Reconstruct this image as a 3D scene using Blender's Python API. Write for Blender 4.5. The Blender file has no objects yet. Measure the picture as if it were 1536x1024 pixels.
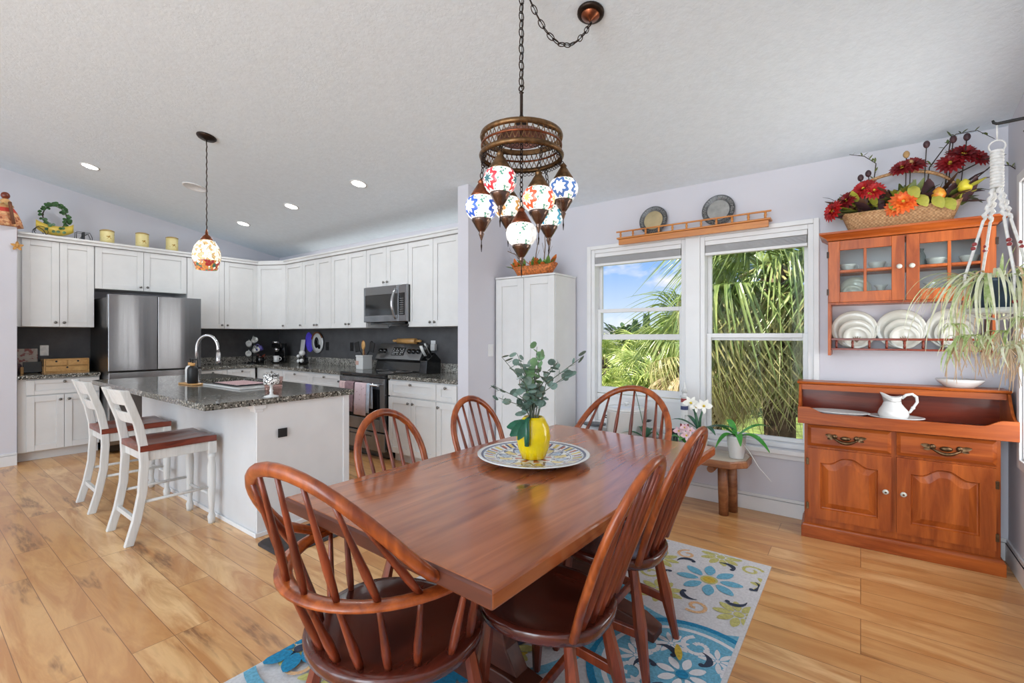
SKY = .9; SUN = 8.0; REAR = (44, 98, 165); SIDE = 19; EXPO = 0.25; GLOW = .66; CANW = 4.5; STRIP = 5
import bpy, bmesh, math, random
from mathutils import Vector, Matrix, Euler
C = bpy.context.scene.collection
PI = math.pi
def V(*a): return Vector(a)
def lin(c):
    o = []
    for x in c[:3]:
        x /= 255.0
        o.append(x/12.92 if x <= .04045 else ((x+.055)/1.055)**2.4)
    return (*o, 1.0)
# ---------------------------------------------------------------- node helpers
class N:
    def __init__(s, name):
        s.m = bpy.data.materials.new(name); s.m.use_nodes = True
        s.t = s.m.node_tree; s.b = s.t.nodes['Principled BSDF']; s.out = s.t.nodes['Material Output']
    def n(s, typ, **kw):
        x = s.t.nodes.new(typ)
        for k, v in kw.items(): setattr(x, k, v)
        return x
    def l(s, a, b): s.t.links.new(a, b)
    def put(s, sock, v):
        if isinstance(v, bpy.types.NodeSocket): s.l(v, sock)
        elif v is not None: sock.default_value = v
    def math(s, op, a, b=None, c=None, clamp=False):
        x = s.n('ShaderNodeMath', operation=op, use_clamp=clamp)
        s.put(x.inputs[0], a); s.put(x.inputs[1], b)
        if c is not None: s.put(x.inputs[2], c)
        return x.outputs[0]
    def mix(s, f, a, b, mode='MIX'):
        x = s.n('ShaderNodeMix', data_type='RGBA', blend_type=mode)
        s.put(x.inputs[0], f); s.put(x.inputs[6], a); s.put(x.inputs[7], b)
        return x.outputs[2]
    def coord(s, scale=(1,1,1), rot=(0,0,0), loc=(0,0,0), kind='Object'):
        tc = s.n('ShaderNodeTexCoord'); mp = s.n('ShaderNodeMapping')
        mp.inputs['Scale'].default_value = scale; mp.inputs['Rotation'].default_value = rot; mp.inputs['Location'].default_value = loc
        s.l(tc.outputs[kind], mp.inputs[0]); return mp.outputs[0]
    def noise(s, vec, scale=5, detail=4, rough=.55, dist=0):
        x = s.n('ShaderNodeTexNoise'); s.put(x.inputs['Vector'], vec)
        x.inputs['Scale'].default_value = scale; x.inputs['Detail'].default_value = detail
        x.inputs['Roughness'].default_value = rough; x.inputs['Distortion'].default_value = dist
        return x.outputs['Fac']
    def voro(s, vec, scale=10, feature='F1', out='Distance', rnd=1):
        x = s.n('ShaderNodeTexVoronoi', feature=feature); s.put(x.inputs['Vector'], vec)
        x.inputs['Scale'].default_value = scale; x.inputs['Randomness'].default_value = rnd
        return x.outputs[out]
    def ramp(s, f, stops, interp='LINEAR'):
        x = s.n('ShaderNodeValToRGB'); x.color_ramp.interpolation = interp
        e = x.color_ramp.elements
        while len(e) < len(stops): e.new(.5)
        for i, (p, c) in enumerate(stops):
            e[i].position = p; e[i].color = lin(c) if len(c) == 3 and max(c) > 1 else (*c[:3], 1)
        s.put(x.inputs[0], f); return x.outputs[0]
    def sep(s, vec):
        x = s.n('ShaderNodeSeparateXYZ'); s.l(vec, x.inputs[0]); return x.outputs
    def bump(s, h, strength=.3, dist=.01):
        x = s.n('ShaderNodeBump'); x.inputs['Strength'].default_value = strength; x.inputs['Distance'].default_value = dist
        s.l(h, x.inputs['Height']); s.l(x.outputs[0], s.b.inputs['Normal'])
    def fin(s, col=None, rough=.5, metal=0, coat=0, spec=None, emit=None, es=0):
        s.put(s.b.inputs['Base Color'], lin(col) if isinstance(col, tuple) else col)
        s.put(s.b.inputs['Roughness'], rough); s.put(s.b.inputs['Metallic'], metal)
        s.b.inputs['Coat Weight'].default_value = coat; s.b.inputs['Coat Roughness'].default_value = .12
        if spec is not None: s.b.inputs['Specular IOR Level'].default_value = spec
        if emit is not None:
            s.put(s.b.inputs['Emission Color'], lin(emit) if isinstance(emit, tuple) else emit); s.b.inputs['Emission Strength'].default_value = es
        return s.m
def plain(name, col, rough=.5, metal=0, var=.06, scale=14, bump=0, coat=0, spec=None):
    """one colour with a slight mottle"""
    s = N(name); v = s.coord(); f = s.noise(v, scale, 3)
    a = tuple(min(255, c*(1+var)) for c in col); b = tuple(c*(1-var) for c in col)
    if bump: s.bump(s.noise(v, scale*6, 3), bump, .004)
    return s.fin(s.ramp(f, [(.3, b), (.7, a)]), rough, metal, coat, spec)
def wood(name, light, dark, axis=0, rough=.32, coat=.25, scale=1.0, contrast=(.34, .68)):
    s = N(name); sc = [9*scale]*3; sc[axis] = 1.1*scale
    v = s.coord(tuple(sc)); f = s.noise(v, 1.6, 6, .6, 1.1)
    sc2 = [70*scale]*3; sc2[axis] = 3*scale
    g = s.noise(s.coord(tuple(sc2)), 1.5, 3)
    c = s.ramp(f, [(contrast[0], dark), (contrast[1], light)])
    c = s.mix(s.math('MULTIPLY', g, .35), c, lin(tuple(x*.55 for x in dark)))
    return s.fin(c, rough, 0, coat)
# ---------------------------------------------------------------- mesh builder
class MB:
    def __init__(s): s.bm = bmesh.new(); s.M = Matrix.Identity(4)
    def v(s, p): return s.bm.verts.new(s.M @ Vector(p))
    def f(s, vs, m=0, sm=False):
        try: x = s.bm.faces.new(vs)
        except ValueError: return
        x.material_index = m; x.smooth = sm; return x
    def poly(s, pts, m=0, sm=False): return s.f([s.v(p) for p in pts], m, sm)
    def box(s, x0, x1, y0, y1, z0, z1, m=0):
        a = [s.v(p) for p in ((x0,y0,z0),(x1,y0,z0),(x1,y1,z0),(x0,y1,z0),(x0,y0,z1),(x1,y0,z1),(x1,y1,z1),(x0,y1,z1))]
        for q in ((0,3,2,1),(4,5,6,7),(0,1,5,4),(1,2,6,5),(2,3,7,6),(3,0,4,7)): s.f([a[i] for i in q], m)
        return s
    def loft(s, rings, m=0, sm=True, caps=True, closed=False, loop=True):
        R = [[s.v(p) for p in r] for r in rings]; n = len(R[0])
        for i in range(len(R) if closed else len(R)-1):
            a, b = R[i], R[(i+1) % len(R)]
            for j in range(n if loop else n-1):
                s.f([a[j], a[(j+1) % n], b[(j+1) % n], b[j]], m, sm)
        if caps and not closed:
            s.f(R[0][::-1], m); s.f(R[-1], m)
        return s
    def tube(s, pts, r, seg=8, m=0, sm=True, closed=False, flat=1.0, up=None, caps=True):
        """swept ring; r a number or one per point; flat squeezes the section along the up direction"""
        P = [Vector(p) for p in pts]; n = len(P); rings = []; nv = None
        for i in range(n):
            if closed: t = P[(i+1) % n]-P[i-1]
            else: t = P[min(i+1, n-1)]-P[max(i-1, 0)]
            if t.length < 1e-9: t = V(0,0,1)
            t.normalize()
            if up is not None: u = Vector(up); u = u-t*u.dot(t)
            elif nv is None: u = t.orthogonal()
            else: u = nv-t*nv.dot(t)
            if u.length < 1e-6: u = t.orthogonal()
            u.normalize(); nv = u; w = t.cross(u)
            q = r[i] if isinstance(r, (list, tuple)) else r
            rings.append([P[i]+u*(math.cos(2*PI*(k+.5)/seg)*q*flat)+w*(math.sin(2*PI*(k+.5)/seg)*q) for k in range(seg)])
        return s.loft(rings, m, sm, caps, closed)
    def rod(s, a, b, r, r2=None, seg=10, m=0, sm=True): return s.tube([a, b], [r, r if r2 is None else r2], seg, m, sm)
    def bar(s, a, b, w, h, m=0, up=(0,0,1)):
        """square bar a-b: w across, h along up"""
        a = Vector(a); b = Vector(b); t = (b-a).normalized(); u = Vector(up); u = u-t*u.dot(t)
        if u.length < 1e-6: u = t.orthogonal()
        u.normalize(); x = t.cross(u)
        return s.loft([[p+u*(sy*h/2)+x*(sx*w/2) for sx, sy in ((-1,-1),(1,-1),(1,1),(-1,1))] for p in (a, b)], m, False)
    def lathe(s, prof, c=(0,0,0), seg=24, m=0, sm=True, caps=True, sx=1, sy=1, mats=None):
        c = Vector(c); R = []
        for r, z in prof:
            R.append([c+V(math.cos(2*PI*k/seg)*r*sx, math.sin(2*PI*k/seg)*r*sy, z) for k in range(seg)])
        return s.loft(R, m, sm, caps)
    def ball(s, c, r, sx=1, sy=1, sz=1, seg=12, m=0, rings=8):
        return s.lathe([(max(r*math.sin(PI*i/rings), r*.02), -r*sz*math.cos(PI*i/rings)) for i in range(rings+1)], c, seg, m, True, True, sx, sy)
    def prism(s, poly, z0, z1, m=0, sm=False):
        return s.loft([[(x, y, z0) for x, y in poly], [(x, y, z1) for x, y in poly]], m, sm)
    def torus(s, c, R, r, M=None, seg=16, sg=6, m=0, sx=1, sy=1):
        M = M or Matrix.Identity(3); c = Vector(c)
        return s.tube([c+M @ V(math.cos(2*PI*k/seg)*R*sx, math.sin(2*PI*k/seg)*R*sy, 0) for k in range(seg)], r, sg, m, True, True)
    def leaf(s, base, tip, w, m=0, bend=0, up=(0,0,1), seg=4, fold=.15):
        """pointed oval blade with a crease"""
        a = Vector(base); b = Vector(tip); t = b-a; L = t.length; t.normalize()
        u = Vector(up); u = u-t*u.dot(t)
        if u.length < 1e-5: u = t.orthogonal()
        u.normalize(); x = t.cross(u); rows = []
        for i in range(seg+1):
            k = i/seg; q = a+t*(L*k)+u*(bend*L*math.sin(PI*k)); ww = w*.5*math.sin(PI*min(max(k, .04), .97))**.75
            rows.append([q-x*ww+u*(ww*fold), q, q+x*ww+u*(ww*fold)])
        return s.loft(rows, m, True, False, False, False)
    def build(s, name, mats, parent=None, bevel=0, loc=None, segs=2):
        bmesh.ops.recalc_face_normals(s.bm, faces=s.bm.faces[:])
        me = bpy.data.meshes.new(name); s.bm.to_mesh(me); s.bm.free()
        for mm in (mats if isinstance(mats, (list, tuple)) else [mats]): me.materials.append(mm)
        o = bpy.data.objects.new(name, me); C.objects.link(o)
        if parent: o.parent = parent
        if loc: o.location = loc
        if bevel:
            b = o.modifiers.new('bevel', 'BEVEL'); b.width = bevel; b.segments = segs; b.limit_method = 'ANGLE'; b.angle_limit = math.radians(40)
        return o
def thing(name, label, cat, loc=(0,0,0), rz=0, group=None):
    o = bpy.data.objects.new(name, None); C.objects.link(o); o.empty_display_size = .05
    o.location = loc; o.rotation_euler = (0, 0, rz); return tag(o, label, cat, group)
def tag(o, label, cat, group=None):
    o['label'] = label; o['category'] = cat
    if group: o['group'] = group
    return o
def struct(o, label=None):
    o['kind'] = 'structure'
    if label: o['label'] = label
    return o
def dup(root, loc=None, rz=None, label=None, group=None, rot=None, scale=None):
    def cp(o, par):
        c = o.copy(); C.objects.link(c); c.parent = par
        for ch in list(o.children): cp(ch, c)
        return c
    r = cp(root, root.parent)
    if loc is not None: r.location = loc
    if rz is not None: r.rotation_euler = (0, 0, rz)
    if rot is not None: r.rotation_euler = rot
    if scale is not None: r.scale = scale
    if label: r['label'] = label
    if group: r['group'] = group
    return r
def arc(c, r, a0, a1, n, plane='xz'):
    out = []
    for i in range(n+1):
        a = a0+(a1-a0)*i/n; x, y = c[0]+r*math.cos(a), c[1]+r*math.sin(a); out.append((x, y))
    return out
# ---------------------------------------------------------------- materials
def m_wall():
    s = N('lilac_wall_paint'); v = s.coord(); s.bump(s.noise(v, 90, 3), .12, .003)
    return s.fin(s.ramp(s.noise(v, 1.5, 2), [(.3, (205,204,211)), (.7, (211,210,217))]), .7, 0, 0, .3)
def m_ceil():
    s = N('knockdown_ceiling'); v = s.coord()
    a = s.noise(v, 46, 5, .6, .6); k = s.ramp(a, [(.42, (0,0,0)), (.56, (1,1,1))])
    s.bump(k, .17, .005)
    return s.fin(s.ramp(s.noise(v, 20, 4), [(.3, (222,232,240)), (.7, (228,238,246))]), .85, 0, 0, .2)
def m_floor():
    s = N('hickory_plank_floor'); v = s.coord()
    br = s.n('ShaderNodeTexBrick'); s.l(v, br.inputs['Vector']); br.offset = .37; br.offset_frequency = 3
    br.inputs['Scale'].default_value = 1; br.inputs['Mortar Size'].default_value = .0015; br.inputs['Brick Width'].default_value = 1.22
    br.inputs['Row Height'].default_value = .152; br.inputs['Color1'].default_value = (0,0,0,1); br.inputs['Color2'].default_value = (1,1,1,1)
    br.inputs['Mortar'].default_value = (.5,.5,.5,1); br.inputs['Bias'].default_value = 0
    rnd = br.outputs['Color']; off = s.n('ShaderNodeVectorMath', operation='MULTIPLY_ADD')
    s.l(rnd, off.inputs[0]); off.inputs[1].default_value = (7.3, 3.1, 5.7); s.l(s.coord((1.0, 5.5, 1)), off.inputs[2])
    p = off.outputs[0]
    base = s.ramp(rnd, [(0, (216,162,102)), (.5, (226,176,116)), (1, (240,198,142))])
    grain = s.noise(p, 1.6, 6, .62, .8)
    base = s.mix(s.ramp(grain, [(.38, (1,1,1)), (.6, (0,0,0))]), base, lin((198,138,80)))
    fine = s.noise(s.coord((6, 90, 1)), 2, 3); base = s.mix(s.math('MULTIPLY', fine, .18), base, lin((150,98,55)))
    blot = s.ramp(s.noise(p, 1.15, 3, .55, .35), [(.595, (0,0,0)), (.66, (1,1,1))])
    st = s.ramp(s.noise(s.coord((9, 60, 1)), 1.2, 3, .6, .5), [(.35, (.25,.25,.25)), (.6, (1,1,1))])
    base = s.mix(s.math('MULTIPLY', s.math('MULTIPLY', blot, st), .75), base, lin((118,74,42)))
    base = s.mix(br.outputs['Fac'], base, lin((140,94,56)))
    return s.fin(base, s.ramp(grain, [(.3, (.30,.30,.30)), (.7, (.40,.40,.40))]), 0, .4)
def m_granite(name='speckled_granite', base=((58,57,52), (104,102,94), (150,146,136))):
    s = N(name); v = s.coord()
    a = s.noise(v, 38, 6, .7, .4); c = s.ramp(a, [(.34, base[0]), (.5, base[1]), (.68, base[2])])
    b = s.voro(v, 130, 'F1', 'Color'); sp = s.sep(b)
    c = s.mix(s.ramp(sp[0], [(.80, (0,0,0)), (.84, (1,1,1))]), c, lin((22,22,22)))
    c = s.mix(s.ramp(sp[1], [(.86, (0,0,0)), (.9, (1,1,1))]), c, lin((196,192,182)))
    return s.fin(c, .12, 0, .3)
def m_steel(name='brushed_stainless', col=(150,151,153), rough=.26):
    s = N(name); g = s.noise(s.coord((300, 300, 2)), 1.5, 2)
    c = s.ramp(g, [(.3, tuple(x*.93 for x in col)), (.7, col)])
    wv = s.noise(s.coord((3.0, 3.0, .35)), 1.0, 1); s.bump(wv, .35, .06)
    return s.fin(c, rough, 1)
def m_glass(name='clear_pane', gloss=.08, tint=(1,1,1)):
    s = N(name); t = s.n('ShaderNodeBsdfTransparent'); g = s.n('ShaderNodeBsdfGlossy'); m = s.n('ShaderNodeMixShader')
    t.inputs[0].default_value = (*tint, 1); g.inputs['Roughness'].default_value = .03
    lw = s.n('ShaderNodeLayerWeight'); lw.inputs[0].default_value = .35
    s.l(s.math('MULTIPLY', lw.outputs['Fresnel'], gloss), m.inputs[0]); s.l(t.outputs[0], m.inputs[1]); s.l(g.outputs[0], m.inputs[2])
    s.l(m.outputs[0], s.out.inputs[0]); s.t.nodes.remove(s.b); return s.m
def m_emit(name, col, strength):
    s = N(name); return s.fin(col, .5, 0, 0, None, col, strength)
def m_leaf(name, a, b, rough=.45, trans=.0, scale=12):
    s = N(name); c = s.ramp(s.noise(s.coord(), scale, 3), [(.3, a), (.7, b)])
    m = s.fin(c, rough)
    if trans:
        tr = s.n('ShaderNodeBsdfTranslucent'); s.l(c, tr.inputs[0]); mx = s.n('ShaderNodeMixShader'); mx.inputs[0].default_value = trans
        s.l(s.b.outputs[0], mx.inputs[1]); s.l(tr.outputs[0], mx.inputs[2]); s.l(mx.outputs[0], s.out.inputs[0])
    return m
def m_mosaic(name, petal, core, accent, glow=1.6, n=3, leaf=(90,150,130)):
    """lit mosaic glass: crackle ground with a star flower repeated round the globe"""
    s = N(name); v = s.coord(); x, y, z = s.sep(v)[0:3]
    th = s.math('ARCTAN2', y, x); u = s.math('MULTIPLY', th, n/(2*PI)); fu = s.math('SUBTRACT', s.math('FRACT', s.math('ADD', u, .35)), .5)
    uu = s.math('MULTIPLY', fu, 2*PI/n*.066); rr = s.math('SQRT', s.math('ADD', s.math('POWER', uu, 2), s.math('POWER', z, 2)))
    an = s.math('ARCTAN2', z, uu); star = s.math('MULTIPLY', s.math('COSINE', s.math('MULTIPLY', an, 8)), .006)
    d = s.math('ADD', rr, star)
    g = s.voro(v, 120, 'DISTANCE_TO_EDGE'); cell = s.voro(v, 120, 'F1', 'Color')
    ground = s.mix(s.math('MULTIPLY', s.sep(cell)[0], .25), lin((255,250,244)), lin(accent))
    c = s.mix(s.math('MULTIPLY', s.math('LESS_THAN', d, .043), s.math('GREATER_THAN', d, .026)), ground, lin(petal))
    c = s.mix(s.math('LESS_THAN', d, .017), c, lin(core))
    dots = s.math('MULTIPLY', s.math('GREATER_THAN', d, .047), s.math('GREATER_THAN', s.sep(cell)[1], .87))
    c = s.mix(dots, c, lin(leaf))
    c = s.mix(s.math('MULTIPLY', s.math('LESS_THAN', g, .03), .45), c, lin((110,104,100)))
    return s.fin(c, .18, 0, .3, None, c, glow)
M = {}
M['wall'] = m_wall(); M['ceil'] = m_ceil(); M['floor'] = m_floor()
M['trim'] = plain('white_trim_paint', (226,226,226), .4, 0, .015, 4)
M['cab'] = plain('white_cabinet_paint', (218,218,217), .42, 0, .015, 5)
M['island'] = plain('pale_grey_island_paint', (208,209,210), .45, 0, .02, 4)
M['splash'] = plain('charcoal_wall_paint', (84,84,86), .5, 0, .08, 9)
M['granite'] = m_granite(); M['granite2'] = m_granite('pale_granite_upstand', ((96,94,88), (148,145,138), (190,186,178)))
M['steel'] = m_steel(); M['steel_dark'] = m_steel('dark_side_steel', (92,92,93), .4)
M['chrome'] = plain('satin_nickel', (200,200,202), .2, 1, .03)
M['knob'] = plain('pewter_knob', (120,118,114), .3, .9, .1)
M['black'] = plain('gloss_black', (16,16,17), .1, 0, .1, 8, 0, .3); M['blackm'] = plain('matt_black', (26,26,27), .5, 0, .1)
M['glass'] = m_glass(); M['cabglass'] = m_glass('cabinet_pane', .05, (.93,.96,.95))
M['white'] = plain('white_ceramic', (214,214,212), .16, 0, .015, 6, 0, .4)
M['ivory'] = plain('ivory_china', (200,200,189), .16, 0, .02, 6, 0, .4)
M['stool'] = wood('distressed_white_paint', (226,226,223), (204,203,198), 2, .45, .1, 1, (.25, .5))
M['stoolseat'] = wood('red_brown_seat', (150,70,48), (84,32,24), 1, .3, .3, 1.4)
s = N('stained_pine_top'); v = s.coord((7, .55, 7)); n1 = s.noise(v, 1.3, 5, .6, .9)
rg = s.math('FRACT', s.math('MULTIPLY', s.noise(s.coord((2.6, .32, 2.6)), 1.0, 3, .5, .5), 16)); c = s.ramp(n1, [(.3, (140,70,34)), (.7, (204,120,66))])
c = s.mix(s.math('MULTIPLY', s.ramp(rg, [(.0, (1,1,1)), (.25, (0,0,0)), (.9, (0,0,0)), (1, (1,1,1))]), .38), c, lin((118,54,24)))
c = s.mix(s.math('MULTIPLY', s.noise(s.coord((60, 2.2, 60)), 1.6, 3), .4), c, lin((112,52,24)))
kn = s.voro(s.coord((3.2, 1.6, 3)), 1.0, 'F1'); c = s.mix(s.ramp(kn, [(.035, (1,1,1)), (.07, (0,0,0))]), c, lin((70,30,16))); M['table'] = s.fin(c, .2, 0, .3)
M['table'].node_tree.nodes['Principled BSDF'].inputs['Coat Weight'].default_value = .4; M['table'].node_tree.nodes['Principled BSDF'].inputs['Coat IOR'].default_value = 1.55
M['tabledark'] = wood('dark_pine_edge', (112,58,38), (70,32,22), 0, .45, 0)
M['chair'] = wood('red_brown_bentwood', (198,102,44), (122,50,20), 2, .3, .15, 1.2)
M['chairdark'] = wood('maroon_seat', (108,46,32), (64,26,20), 1, .22, .45, .8)
M['chairleg'] = wood('chair_leg_wood', (156,70,38), (96,38,22), 2, .3, .2, 1.2)
M['hutch'] = wood('honey_cherry', (198,104,42), (138,60,20), 0, .34, .04, .8)
M['hutchv'] = wood('honey_cherry_upright', (198,104,42), (138,60,20), 2, .34, .04, .8)
M['hutchdark'] = wood('dark_cherry', (140,52,24), (96,30,14), 0, .32, .25, .8)
M['pine'] = wood('orange_pine', (226,150,66), (190,112,42), 0, .35, .2)
M['bench'] = wood('bench_log', (178,120,78), (122,70,42), 0, .45, .1)
M['benchtop'] = wood('pale_bench_top', (220,206,190), (186,164,142), 0, .3, .2)
M['bamboo'] = wood('bamboo', (226,176,110), (200,146,82), 1, .4, .1)
M['brass'] = plain('antique_brass', (112,84,56), .36, .85, .25, 40); M['copper'] = plain('antique_copper', (128,74,50), .3, .9, .25, 30)
M['bronze'] = plain('dark_bronze', (52,40,34), .4, .8, .2, 30)
M['oldbrass'] = plain('hutch_pull_brass', (96,74,52), .35, .9, .2, 60)
M['pewter'] = plain('pewter', (172,170,166), .32, .9, .08, 20); M['pewtdark'] = plain('tarnished_pewter', (92,92,92), .42, .8, .2, 60)
M['pewtgold'] = plain('warm_pewter', (196,178,140), .34, .8, .08, 8)
M['soil'] = plain('potting_soil', (70,52,38), .9, 0, .4, 40)
M['rope'] = plain('cotton_cord', (232,230,226), .8, 0, .05, 60, .5)
M['bead'] = plain('red_wood_bead', (150,56,58), .35, 0, .1)
M['cup'] = plain('dark_nickel', (118,98,88), .22, .95, .1)
for k in ('hutch', 'hutchv', 'hutchdark'): M[k].node_tree.nodes['Principled BSDF'].inputs['Specular IOR Level'].default_value = .25
M['wicker'] = None
s = N('wicker'); v = s.coord(); wv = s.n('ShaderNodeTexChecker'); s.put(wv.inputs['Vector'], s.coord((95,95,95))); wv.inputs['Scale'].default_value = 1
k = s.noise(v, 60, 3); s.bump(wv.outputs['Fac'], .6, .004)
M['wicker'] = s.fin(s.mix(s.math('MULTIPLY', wv.outputs['Fac'], .45), s.ramp(k, [(.3, (168,120,76)), (.7, (206,166,120))]), lin((112,74,44))), .7)
M['wickero'] = plain('orange_wicker', (188,108,54), .6, 0, .3, 60, .6)
# ---------------------------------------------------------------- room shell
WY = 3.97; WK = 3.82; FX = -7.6; RX = .70
def cz(y): return 2.572+.19*(WY-y)
def frame(b, x0, x1, z0, z1, y0, y1, w, m=0, wb=None, wt=None):
    wb = w if wb is None else wb; wt = w if wt is None else wt
    b.box(x0, x0+w, y0, y1, z0, z1, m); b.box(x1-w, x1, y0, y1, z0, z1, m)
    b.box(x0+w, x1-w, y0, y1, z0, z0+wb, m); b.box(x0+w, x1-w, y0, y1, z1-wt, z1, m)
def slope(b, x0, x1, y0, y1, z0, m=0):
    b.loft([[(x, y0, z0), (x, y1, z0), (x, y1, cz(y1)+.02), (x, y0, cz(y0)+.02)] for x in (x0, x1)], m, False)
b = MB(); b.box(-7.8, .9, -4.1, 4.12, -.12, 0); struct(b.build('floor', M['floor']))
b = MB(); b.loft([[(x, 4.2, cz(4.2)), (x, -4.2, cz(-4.2)), (x, -4.2, cz(-4.2)+.12), (x, 4.2, cz(4.2)+.12)] for x in (-7.8, .9)], 0, False); struct(b.build('ceiling', M['ceil']))
W1 = (-2.035, -1.165); W2 = (-1.05, -.27); WZ = (.50, 2.135)
b = MB(); T = cz(WY)+.01
b.box(-7.75, W1[0], WY, 4.12, 0, T); b.box(W2[1], .85, WY, 4.12, 0, T); b.box(W1[1], W2[0], WY, 4.12, WZ[0], WZ[1])
b.box(W1[0], W2[1], WY, 4.12, 0, WZ[0]); b.box(W1[0], W2[1], WY, 4.12, WZ[1], T); b.box(-7.6, -3.01, WK, WY, 0, cz(WK)+.02); struct(b.build('wall_back', M['wall']))
RW = (2.72, 3.66, .66, 2.16)
b = MB(); slope(b, RX, .85, -4.1, RW[0], 0); slope(b, RX, .85, RW[1], WY, 0); slope(b, RX, .85, RW[0], RW[1], RW[3]); b.box(RX, .85, RW[0], RW[1], 0, RW[2]); struct(b.build('wall_right', M['wall']))
b = MB(); slope(b, -7.75, FX, -4.1, WY, 0); struct(b.build('wall_left', M['wall']))
b = MB(); b.box(FX, -6.97, -4.1, .79, 0, 2.45); struct(b.build('wall_alcove', M['wall']))
b = MB(); slope(b, -3.01, -2.88, 3.18, WY, 0); struct(b.build('wall_partition', M['wall']))
# unseen rear wall; its three wide openings are made up to let fill light in
b = MB(); xs = [(-6.6, -4.5), (-3.9, -1.8), (-1.3, .4)]; px = [-7.75]+[q for p in xs for q in p]+[.85]
for i in range(0, 8, 2): b.box(px[i], px[i+1], -4.22, -4.1, 0, 4.15)
for p in xs: b.box(p[0], p[1], -4.22, -4.1, 3.85, 4.15)
struct(b.build('wall_front', M['wall']))
for i, p in enumerate(xs):
    b = MB(); frame(b, p[0], p[1], 0, 3.85, -4.2, -4.12, .06); mid = (p[0]+p[1])/2; b.box(mid-.04, mid+.04, -4.2, -4.12, .06, 3.79); struct(b.build('door_%d' % (i+1), M['trim']))  # frames of the made-up rear openings
def base(name, pts):
    b = MB()
    for x0, x1, y0, y1, dx, dy in pts:
        b.box(x0, x1, y0, y1, 0, .105); b.box(x0-min(dx, 0)*0, x1, y0, y1, .105, .105)
        b.box(x0+(.005 if dx < 0 else 0), x1-(.005 if dx > 0 else 0), y0+(.005 if dy < 0 else 0), y1, .105, .128)
    struct(b.build(name, M['trim'], bevel=.002))
base('baseboard_back', [(-2.878, RX, WY-.016, WY, 0, -1)])
base('baseboard_right', [(RX-.016, RX, -4.1, WY-.017, -1, 0)])
base('baseboard_left', [(-6.97, -6.954, -4.1, .79, 1, 0)])
base('baseboard_partition', [(-2.88, -2.864, 3.18, WY-.017, 1, 0)])
# dark painted band behind the worktops
b = MB(); b.box(FX, FX+.006, .79, 3.81, .86, 1.46); struct(b.build('trim_1', M['splash']))
b = MB(); b.box(FX+.006, -3.012, WK-.006, WK, .86, 1.50); struct(b.build('trim_2', M['splash']))
b = MB(); b.box(FX+.006, -6.98, .79, .796, .92, 1.43); struct(b.build('trim_3', M['splash']))
# ---- windows of the back wall
def window(name, X, raised):
    w = bpy.data.objects.new(name, None); C.objects.link(w); struct(w)
    b = MB(); frame(b, X[0]+.0002, X[1]-.0002, WZ[0]+.0002, WZ[1]-.0002, WY-.0003, 4.119, .035); b.build('window_frame', M['trim'], w, .003)
    mz = 1.322; x0, x1 = X[0]+.036, X[1]-.036
    b = MB(); frame(b, x0, x1, mz-.028, WZ[1]-.036, 4.065, 4.095, .03, 0, .05, .04); b.build('upper_sash', M['trim'], w, .003)
    b = MB(); b.box(x0+.03, x1-.03, 4.078, 4.082, mz+.022, WZ[1]-.076); b.build('upper_pane', M['glass'], w)
    lo = .795 if raised else .536; hi = lo+.785
    b = MB(); frame(b, x0, x1, lo, hi if raised else mz+.028, 4.025, 4.055, .034, 0, .06 if raised else .03, .035); b.build('lower_sash', M['trim'], w, .003)
    b = MB(); b.box(x0+.034, x1-.034, 4.038, 4.042, lo+.05, (hi if raised else mz+.028)-.035); b.build('lower_pane', M['glass'], w)
    return w
w1 = window('window_1', W1, True); w2 = window('window_2', W2, False)
b = MB(); b.box(W1[0]+.037, W1[1]-.037, 4.03, 4.05, WZ[0]+.036, .76); b.box(W1[0]+.037, W1[1]-.037, 4.02, 4.055, .76, .79); b.build('filler_panel', M['trim'], w1)
b = MB()
b.box(-2.075, W1[0], 3.955, 3.9695, .47, 2.17); b.box(W1[1], W2[0], 3.955, 3.9695, .47, 2.17); b.box(W2[1], -.235, 3.955, 3.9695, .47, 2.17)
b.box(W1[0], W1[1], 3.955, 3.9695, 2.135, 2.17); b.box(W2[0], W2[1], 3.955, 3.9695, 2.135, 2.17); struct(b.build('trim_4', M['trim'], bevel=.004))
b = MB(); b.box(-2.12, -.19, 3.90, 3.9545, .462, .498); b.box(-2.08, -.23, 3.945, 3.9545, .42, .462); struct(b.build('window_sill', M['trim'], bevel=.006))
for X, lab in ((W1, 'white slatted blind pulled right up over the left window pane with sky'), (W2, 'white slatted blind pulled right up over the right window full of palm fronds')):
    t = thing('window_blind', lab, 'blind', ((X[0]+X[1])/2, 3.99, 2.0), 0, 'raised window blinds'); hw = (X[1]-X[0])/2-.038
    b = MB(); b.box(-hw, hw, -.0215, .022, .062, .098); b.build('headrail', M['trim'], t, .003)
    b = MB()
    for k in range(9): b.box(-hw+.004, hw-.004, -.021, .021, .006+k*.006, .0092+k*.006)
    o = b.build('slat', plain('blind_slat', (196,196,198), .5, 0, .02) if 'blind_slat' not in bpy.data.materials else bpy.data.materials['blind_slat'], t); o['kind'] = 'stuff'
    b = MB(); b.box(-hw, hw, -.0225, .0225, -.020, .003); b.build('bottom_rail', M['trim'], t, .003)
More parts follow.
